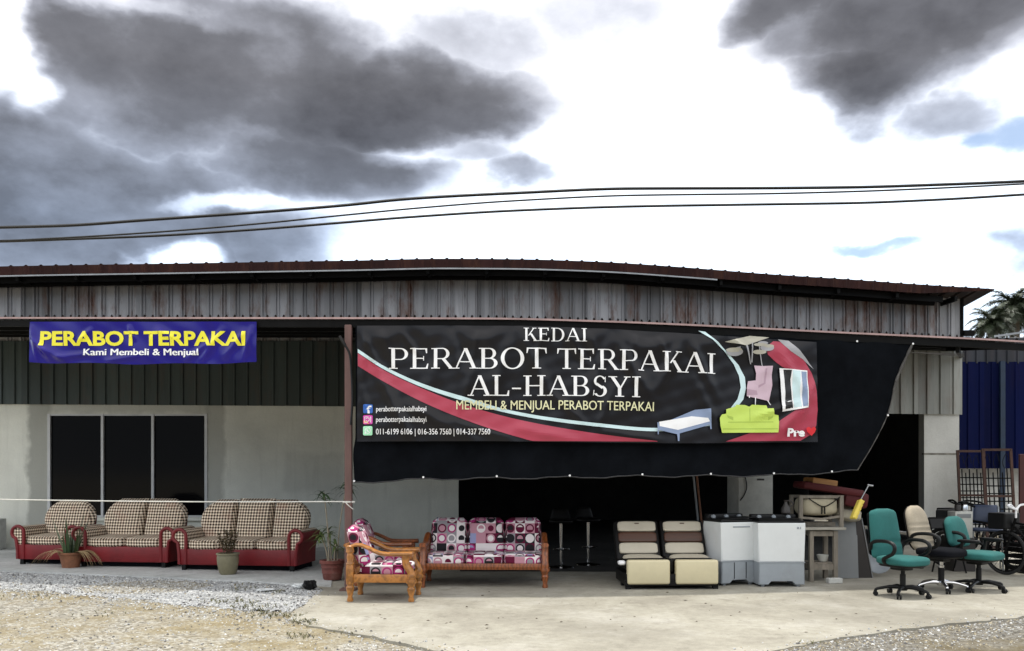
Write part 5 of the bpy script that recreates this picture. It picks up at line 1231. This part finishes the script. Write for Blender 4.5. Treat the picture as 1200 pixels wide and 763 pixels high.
b = BM(); lathe(b, [(.115, 0), (.125, .01), (.14, .09), (.148, .095), (.143, .105), (.15, .165), (.16, .17), (.155, .18), (.16, .225), (.178, .23), (.178, .275), (.155, .275), (.15, .23), (.01, .225)], seg=26); obj('pot', b, M['redclay'], t, smooth=True, sharp=40)
b = BM()
for i in range(10): a = rnd.random()*6.28; r = rnd.uniform(.02, .12); pillow(b, (math.cos(a)*r, math.sin(a)*r, .235), (.06, .05, .045), 2.2, sub=3)
obj('pebble', b, M['block'], t, smooth=True)
canes = [(-.06, .0, .62, -.10, 16), (-.02, .03, .70, -.04, 14), (.03, -.02, .50, .02, 10), (.06, .02, 1.34, .14, 22), (-.04, -.03, 1.22, -.07, 14)]
for x, y, h, dx, nl in canes:
    b = BM(); pts = smooth_path([(x, y, .22), (x+dx*.3, y, .22+(h-.22)*.5), (x+dx, y, h)], 6); tube(b, pts, .011 if h < 1 else .009, 7); obj('stem', b, mat('cane', (.30, .26, .19), .8, .3, 12) if 'cane' not in bpy.data.materials else bpy.data.materials['cane'], t, smooth=True)
    b = BM(); top = pts[-1]
    for i in range(nl):
        a = i*2.4+rnd.random(); up = rnd.uniform(-.3, .9)
        blade(b, top+Vector((0, 0, rnd.uniform(-.12, .03))), (math.cos(a), math.sin(a), up), rnd.uniform(.16, .32), rnd.uniform(.016, .025), 1.5, 5)
    obj('leaf_tuft', b, M['leafdark' if h > 1 else 'leafmid'], t, uv=False)
# plastic bag and rag on the gravel
t = thing('plastic_bag', 'crumpled black plastic bag lying on the gravel', 'plastic bag', tuple(G(363, 690, GZ+.02)), 20)
b = BM(); pillow(b, (0, 0, .05), (.17, .15, .12), 2.5, dent=.16, sub=7); obj('bag', b, M['blackplastic'], t, smooth=True, sharp=25)
t = thing('rag', 'crumpled white rag on the gravel next to the black bag', 'rag', tuple(G(351, 688.5, GZ+.02)), 0)
b = BM(); pillow(b, (0, 0, .025), (.17, .10, .06), 2.5, dent=.22, sub=7); obj('cloth', b, M['whiteplastic'], t, smooth=True, sharp=25)
t = thing('rag', 'flat scrap of white paper lying among weeds on the gravel', 'rag', tuple(G(311, 692, GZ+.02)), 30)
b = BM(); pillow(b, (0, 0, .012), (.22, .12, .03), 2.5, dent=.2, sub=6); obj('cloth', b, M['whiteplastic'], t, smooth=True, sharp=25)
# block at the far left
t = thing('concrete_block', 'pale concrete block standing against the plaster wall', 'concrete block', (wx(3.2), 16.72, S0), 0)
b = BM(); box(b, (0, .0, .30), (.46, .45, .60), bevel=.012); obj('block', b, M['block'], t)

# ------------------------------------------------------------------ inside the shop
for i, (x, y) in enumerate(((.78, 13.6), (1.25, 14.0))):
    t = thing('bar_stool', ('bar stool with chrome column just inside the dark opening', 'bar stool deeper in the dark opening, right of the other')[i], 'stool', (x, y, 0), 20*i, 'bar stools inside the shop')
    b = BM(); pillow(b, (0, 0, .74), (.38, .36, .07), 3); obj('seat', b, M['blackpvc'], t, smooth=True)
    b = BM(); arch_cushion(b, lambda s: -.17+.05*s, lambda s: .17-.05*s, .76, .94, .04, .15, .2); obj('backrest', b, M['blackpvc'], t, smooth=True)
    b = BM(); lathe(b, [(.025, .03), (.025, .71)], seg=12); obj('column', b, M['chrome'], t, smooth=True)
    b = BM(); lathe(b, [(.21, 0), (.20, .015), (.05, .035), (.03, .05)], seg=24); obj('base_disc', b, M['chrome'], t, smooth=True)
    b = BM(); tube(b, [(.13*math.cos(k*.4), .13*math.sin(k*.4)-.05, .30) for k in range(17)], .009, 6, cap=False); tube(b, [(0, 0, .30), (0, -.18, .30)], .008, 6); obj('footring', b, M['chrome'], t, smooth=True)
t = thing('refrigerator', 'old off-white refrigerator standing in the dark opening behind the washing machines', 'refrigerator', (4.06, 14.6, 0), 2)
b = BM(); box(b, (0, 0, .80), (.60, .60, 1.56), bevel=.02); obj('body', b, M['card'], t, smooth=True)
b = BM(); box(b, (0, -.32, 1.16), (.58, .05, .78), bevel=.012); d_ = obj('door', b, M['card'], t, smooth=True)
b = BM(); box(b, (.08, -.352, 1.40), (.12, .012, .03)); obj('badge', b, M['darkboard'], d_)
b = BM(); box(b, (0, -.32, .40), (.58, .05, .66), bevel=.012); obj('door', b, M['card'], t, smooth=True)
b = BM(); tube(b, smooth_path([(-.22, -.37, 1.57), (-.16, -.37, 1.3), (-.2, -.37, 1.15), (-.27, -.37, 1.05)], 6), .01, 6); obj('power_cable', b, M['cable'], t, smooth=True)
for i, (x0, x1, mm, lb) in enumerate(((812, 820, 'greyboard', 'grey broom handle leaning in the dark opening'), (816, 824, 'terracotta', 'brown broom handle leaning in the dark opening'))):
    base = P(x1+3, HZ, 13.2+.1*i); base.z = 0
    t = thing('broom', lb, 'broom', base)
    b = BM(); top = P(x0, 552, 13.4+.1*i)-base; tube(b, [(0, 0, .1), top], .016, 8); obj('handle', b, M[mm], t, smooth=True)
    b = BM(); box(b, (0, 0, .12), (.30, .06, .06)); box(b, (0, 0, .05), (.32, .07, .10), bevel=.015); obj('head', b, M['straw'], t)
# ------------------------------------------------------------------ the lot at the right
# navy sheet fence on a low block wall
D1 = 21.5
fx = lambda px, D=D1: (px-600)*D/FOC
fz = lambda py, D=D1: EYE-(py-HZ)*D/FOC
t = thing('sheet_fence', 'dark navy steel sheet fence beyond the pale pier', 'fence', (12.6, D1, 0)); o0 = Vector(t.location)
b = BM(); L1 = [Vector((fx(1118), D1, fz(424))), Vector((fx(1330), D1, fz(424)))]; L2 = [Vector((fx(1118), D1, fz(549))), Vector((fx(1330), D1, fz(549)))]
profile_sheet(b, L1, L2, (0, -1, 0), .30, .03, .06); bmesh.ops.translate(b, vec=-o0, verts=b.verts[:]); obj('navy_sheet', b, M['navy'], t, uv=False)
b = BM(); L0 = [Vector((fx(1118), D1+.02, fz(396))), Vector((fx(1330), D1+.02, fz(396)))]; L1 = [Vector((fx(1118), D1+.02, fz(426))), Vector((fx(1330), D1+.02, fz(426)))]
profile_sheet(b, L0, L1, (0, -1, 0), .26, .04, .07); bmesh.ops.translate(b, vec=-o0, verts=b.verts[:]); obj('upper_sheet', b, M['greysheet'], t, uv=False)
b = BM(); bar(b, Vector((fx(1172), D1-.1, 0))-o0, Vector((fx(1172), D1-.1, fz(424)))-o0, .12, .06); obj('post', b, mat('blue_paint', (.004, .018, .045), .5, .2, 5), t)

t = thing('block_wall', 'low pale block wall behind the rusty grilles', 'wall', (12.6, 22.2, -.06))
b = BM(); box(b, (0, 0, .90), (5.6, .18, 1.80)); obj('wall_body', b, M['block'], t)
# lean-to over the lot
t = thing('lean_to_roof', 'low dark sheet roof of the neighbouring shed', 'roof', (13.5, 24.0, 0))
b = BM(); profile_sheet(b, [Vector((fx(1150, 26)-13.5, 2.0, fz(397, 26))), Vector((fx(1330, 26)-13.5, 2.0, fz(390, 26)))], [Vector((fx(1128, 23)-13.5, -1.5, fz(404, 23))), Vector((fx(1330, 23)-13.5, -1.5, fz(399, 23)))], (0, 0, 1), .25, .035, .06); obj('sheet', b, M['under'], t, uv=False)
b = BM(); a_, c_ = Vector((fx(1170, 26)-13.5, 2.2, fz(393, 26))), Vector((fx(1330, 26)-13.5, 2.2, fz(370, 26))); bar(b, a_, c_, .05, .06); obj('ridge', b, M['galv'], t)
b = BM()
for px in (1135, 1240, 1325): bar(b, (fx(px, 23.5)-13.5, -.6, -.06), (fx(px, 23.5)-13.5, -.6, fz(402, 23.5)), .1, .1)
obj('post', b, M['steel'], t)
# rusty welded grilles leaning
def grille(label, px0, px1, D, ytop, ybot, lean, bars, rows_, yaw=0):
    base = Vector((((px0+px1)/2-600)*D/FOC, D, 0)); t = thing('steel_grille', label, 'grille', base, yaw, 'rusty grilles leaning at the right')
    w = (px1-px0)*D/FOC; h = fz(ytop, D)
    S = Matrix.Rotation(R(-lean), 4, 'X') @ Matrix.Shear('XZ', 4, (0, 0)) if False else Matrix.Rotation(R(-lean), 4, 'X')
    b = BM()
    for x in (-w/2, w/2): bar(b, (x, 0, 0), (x, 0, h), .05, .035)
    for z in (.02, h*.52, h-.02): bar(b, (-w/2, 0, z), (w/2, 0, z), .035, .045)
    bmesh.ops.transform(b, matrix=S, verts=b.verts[:]); obj('frame', b, M['rust'], t)
    b = BM()
    for i in range(1, bars): x = -w/2+w*i/bars; tube(b, [(x, .01, .02), (x, .01, h*.80 if i % 2 else h*.76)], .013, 5)
    for j in range(1, rows_): z = h*.78*j/rows_; tube(b, [(-w/2, .022, z), (w/2, .022, z)], .013, 5)
    for i in range(0, bars-1, 2):   # scroll tops
        x = -w/2+w*(i+.5)/bars; tube(b, smooth_path([(x, .01, h*.80), (x-.03, .01, h*.87), (x+.05, .01, h*.95), (x+.09, .01, h*.86)], 4), .007, 5)
    bmesh.ops.transform(b, matrix=S, verts=b.verts[:]); obj('bar', b, M['steel'], t)
    return t
grille('rusty welded grille leaning beside the pale pier', 1127, 1158, 18.0, 527, 640, 5, 7, 11)
grille('rusty welded grille with red-brown top leaning at the right edge', 1158, 1190, 17.2, 525, 640, 6, 6, 10, -4)
t = thing('red_panel', 'dark red metal panel standing behind the grille at the right edge', 'panel', ((1214-600)*17.6/FOC, 17.6, 0))
b = BM(); box(b, (0, 0, .95), (.7, .05, 1.9), bevel=.01); obj('panel', b, mat('dull_red_paint', (.05, .006, .006), .6, .3, 4), t)
# pale tin box with jars
t = thing('tin_box', 'pale tin box on a stand behind the low-back teal chair', 'box', ((1125-600)*13.2/FOC, 13.2, 0))
b = BM(); box(b, (0, 0, .715), (.27, .24, .41), bevel=.01); obj('box_body', b, M['card'], t, smooth=True)
b = BM(); box(b, (0, -.122, .85), (.21, .006, .06)); obj('recess', b, M['greyboard'], t)
b = BM(); box(b, (0, 0, .255), (.33, .28, .51), bevel=.005); obj('stand', b, M['darkboard'], t)
for i, (x, mm, lb) in enumerate(((-.045, 'darkboard', 'dark lidded jar standing on the pale tin box'), (.055, 'chrome', 'shiny small can standing on the pale tin box'))):
    t = thing('jar' if i == 0 else 'can', lb, 'jar' if i == 0 else 'can', ((1125-600)*13.2/FOC+x, 13.18, .92))
    b = BM(); lathe(b, [(.04, 0), (.048, .01), (.048, .08), (.04, .10)], seg=16); obj('body', b, M[mm], t, smooth=True)
    b = BM(); lathe(b, [(.042, .1), (.042, .12), (.02, .125)], seg=16); obj('lid', b, M['steel'], t, smooth=True)
# blue plastic chair
t = thing('chair', 'dark blue plastic chair with thin legs behind the office chairs', 'chair', ((1156-600)*13.4/FOC, 13.4, 0), -25)
b = BM(); pillow(b, (0, 0, .62), (.44, .42, .05), 4); obj('seat', b, M['bluechair'], t, smooth=True)
b = BM(); arch_cushion(b, lambda s: -.20+.03*s, lambda s: .20-.03*s, .70, 1.0, .05, .19, .2); obj('backrest', b, M['bluechair'], t, smooth=True)
for sx in (-1, 1):
    b = BM(); tube(b, [(sx*.19, -.18, .6), (sx*.21, -.22, 0)], .013, 6); obj('leg', b, M['galv'], t, smooth=True)
    b = BM(); tube(b, smooth_path([(sx*.21, .24, 0), (sx*.19, .19, .6), (sx*.18, .24, .98)], 5), .013, 6); obj('leg', b, M['galv'], t, smooth=True)
# bicycles
def wheel(parent, x, z, r):
    b = BM(); tube(b, [(x+r*math.cos(2*math.pi*k/28), 0, z+r*math.sin(2*math.pi*k/28)) for k in range(29)], .022, 7, cap=False); w = obj('wheel', b, M['rubber'], parent, smooth=True)
    b = BM(); tube(b, [(x+(r-.03)*math.cos(2*math.pi*k/28), 0, z+(r-.03)*math.sin(2*math.pi*k/28)) for k in range(29)], .010, 5, cap=False); obj('rim', b, M['steel'], w, smooth=True)
    b = BM()
    for k in range(14): a = 2*math.pi*k/14; tube(b, [(x, 0, z), (x+(r-.03)*math.cos(a), 0, z+(r-.03)*math.sin(a))], .003, 4)
    obj('spoke', b, M['steel'], w)
def bicycle(label, loc, yaw, bar_mat):
    t = thing('bicycle', label, 'bicycle', loc, yaw, 'bicycles parked at the right edge')
    wheel(t, -.5, .33, .31); wheel(t, .5, .33, .31)
    b = BM()
    for a, c in (((-.5, 0, .33), (-.05, 0, .30)), ((-.5, 0, .33), (-.17, 0, .72)), ((-.05, 0, .30), (-.18, 0, .80)), ((-.05, 0, .30), (.34, 0, .72)), ((-.16, 0, .70), (.34, 0, .78)), ((.33, 0, .85), (.5, 0, .33))): tube(b, [a, c], .018, 7)
    obj('frame', b, M['steel'], t, smooth=True)
    b = BM(); pillow(b, (-.2, 0, .84), (.26, .17, .07), 2.6); obj('saddle', b, M['blackpvc'], t, smooth=True)
    b = BM(); tube(b, smooth_path([(.10, -.30, .98), (.24, -.30, 1.03), (.33, -.12, 1.04), (.33, 0, .98), (.33, .12, 1.04), (.24, .30, 1.03), (.10, .30, .98)], 5), .016, 7); tube(b, [(.33, 0, .85), (.33, 0, .99)], .014, 7); obj('handlebar', b, bar_mat, t, smooth=True)
    b = BM(); box(b, (.52, 0, .80), (.28, .34, .24), bevel=.02); obj('basket', b, M['blackplastic'], t)
    b = BM(); lathe(b, [(.08, -.01), (.09, 0), (.08, .01)], seg=18); bmesh.ops.rotate(b, matrix=Matrix.Rotation(R(90), 3, 'X'), verts=b.verts[:]); bmesh.ops.translate(b, vec=(-.05, -.03, .3), verts=b.verts[:]); tube(b, [(-.05, -.05, .3), (.05, -.06, .16)], .01, 5); tube(b, [(-.05, .05, .3), (-.15, .06, .44)], .01, 5); obj('crankset', b, M['steel'], t, smooth=True)
    return t
bicycle('black bicycle with pale curved handlebar by the right edge', (7.52, 12.2, 0), 115, M['ink_white'])
bicycle('black bicycle with black basket parked behind the pale-handled one', (7.45, 13.5, 0), 150, M['steel'])
bicycle('black bicycle at the back of the bicycle row near the grilles', (7.9, 14.6, 0), 200, M['steel'])
for i, (x, y, z, yw, lb) in enumerate(((7.95, 13.0, 0, 8, 'black plastic crate on the floor under another crate behind the bicycles'), (7.93, 13.02, .36, 14, 'black plastic crate stacked on another crate behind the bicycles'), (8.6, 12.7, 0, -10, 'black plastic crate standing alone at the right edge'))):
    t = thing('crate', lb, 'crate', (x, y, z), yw, 'black crates behind the bicycles')
    b = BM(); box(b, (0, 0, .01), (.62, .44, .02))
    for sx in (-1, 1):
        for zz in (.06, .15, .24, .33): box(b, (sx*.30, 0, zz), (.02, .44, .05)); box(b, (0, sx*.21, zz), (.58, .02, .05))
        for sy in (-1, 1): box(b, (sx*.295, sy*.205, .18), (.035, .035, .35))
    obj('crate_body', b, M['blackplastic'], t)
t = thing('folding_chair', 'black folding chair leaning between the bicycles and teal chair', 'chair', (6.62, 12.9, 0), 10)
b = BM()
for sx in (-1, 1): tube(b, [(sx*.2, -.1, 0), (sx*.2, .22, .82)], .013, 6); tube(b, [(sx*.18, .16, 0), (sx*.18, .0, .48)], .013, 6)
tube(b, [(-.2, .22, .82), (.2, .22, .82)], .013, 6); obj('frame', b, M['steel'], t, smooth=True)
b = BM(); box(b, (0, .05, .46), (.38, .36, .03), rot=(-40, 0, 0), bevel=.01); obj('seat', b, M['blackplastic'], t)
b = BM(); box(b, (0, .20, .74), (.38, .025, .18), rot=(-21, 0, 0), bevel=.01); obj('backrest', b, M['blackplastic'], t)

# ------------------------------------------------------------------ palms behind the fence
def palm(label, px, D, ytop, crown_r, nf, seed):
    r = random.Random(seed); x = (px-600)*D/FOC; H = fz(ytop, D)
    t = thing('palm_tree', label, 'palm tree', (x, D, -.06), 0, 'palms behind the fence')
    b = BM(); hh = H-crown_r*.55
    tube(b, smooth_path([(0, 0, 0), (.1, 0, hh*.5), (.0, 0, hh)], 8), [lerp(.28, .2, i/16) for i in range(17)], 10); obj('trunk', b, M['bark'], t, smooth=True)
    b = BM()
    for i in range(nf):
        a = i*2.399+r.uniform(-.2, .2); el = lerp(1.35, -.25, (i/nf)**.8); L0 = crown_r*r.uniform(.85, 1.15)
        d = Vector((math.cos(a)*math.cos(el), math.sin(a)*math.cos(el), math.sin(el))); p = Vector((0, 0, hh)); n = 22; pts = []
        for k in range(n+1):
            pts.append(p.copy()); p = p+d*L0/n; d = (d+Vector((0, 0, -.085))).normalized()
        tube(b, pts, [lerp(.035, .008, k/n) for k in range(n+1)], 4)
        for k in range(3, n+1):
            dd = (pts[min(k+1, n)]-pts[k-1]).normalized(); s = dd.cross(Vector((0, 0, 1))).normalized(); u = s.cross(dd)
            for sg in (-1, 1):
                for q in range(3):
                    ll = crown_r*.30*math.sin(math.pi*min(1, .15+.85*k/n))*r.uniform(.7, 1.1)+.05
                    o = pts[k-1].lerp(pts[k], q/3)
                    e = (s*sg*.8+dd*.55+u*r.uniform(-.1, .45)).normalized()
                    w = dd*.013; m1 = o+e*ll*.55; m2 = o+e*ll+Vector((0, 0, -ll*r.uniform(.1, .45)))
                    v = [b.verts.new(q2) for q2 in (o-w, o+w, m1+w, m1-w)]; b.faces.new(v); v5 = b.verts.new(m2); b.faces.new((v[3], v[2], v5))
    obj('crown', b, M['palmleaf'], t, uv=False)
palm('shorter palm tree with feathery crown left of the taller palm', 1163, 36, 360, 1.15, 30, 3)
palm('taller palm tree with dense crown behind the lean-to roof', 1188, 38, 340, 1.45, 40, 9)
palm('palm tree at the right edge, partly cut by the frame', 1214, 41, 346, 1.5, 36, 12)
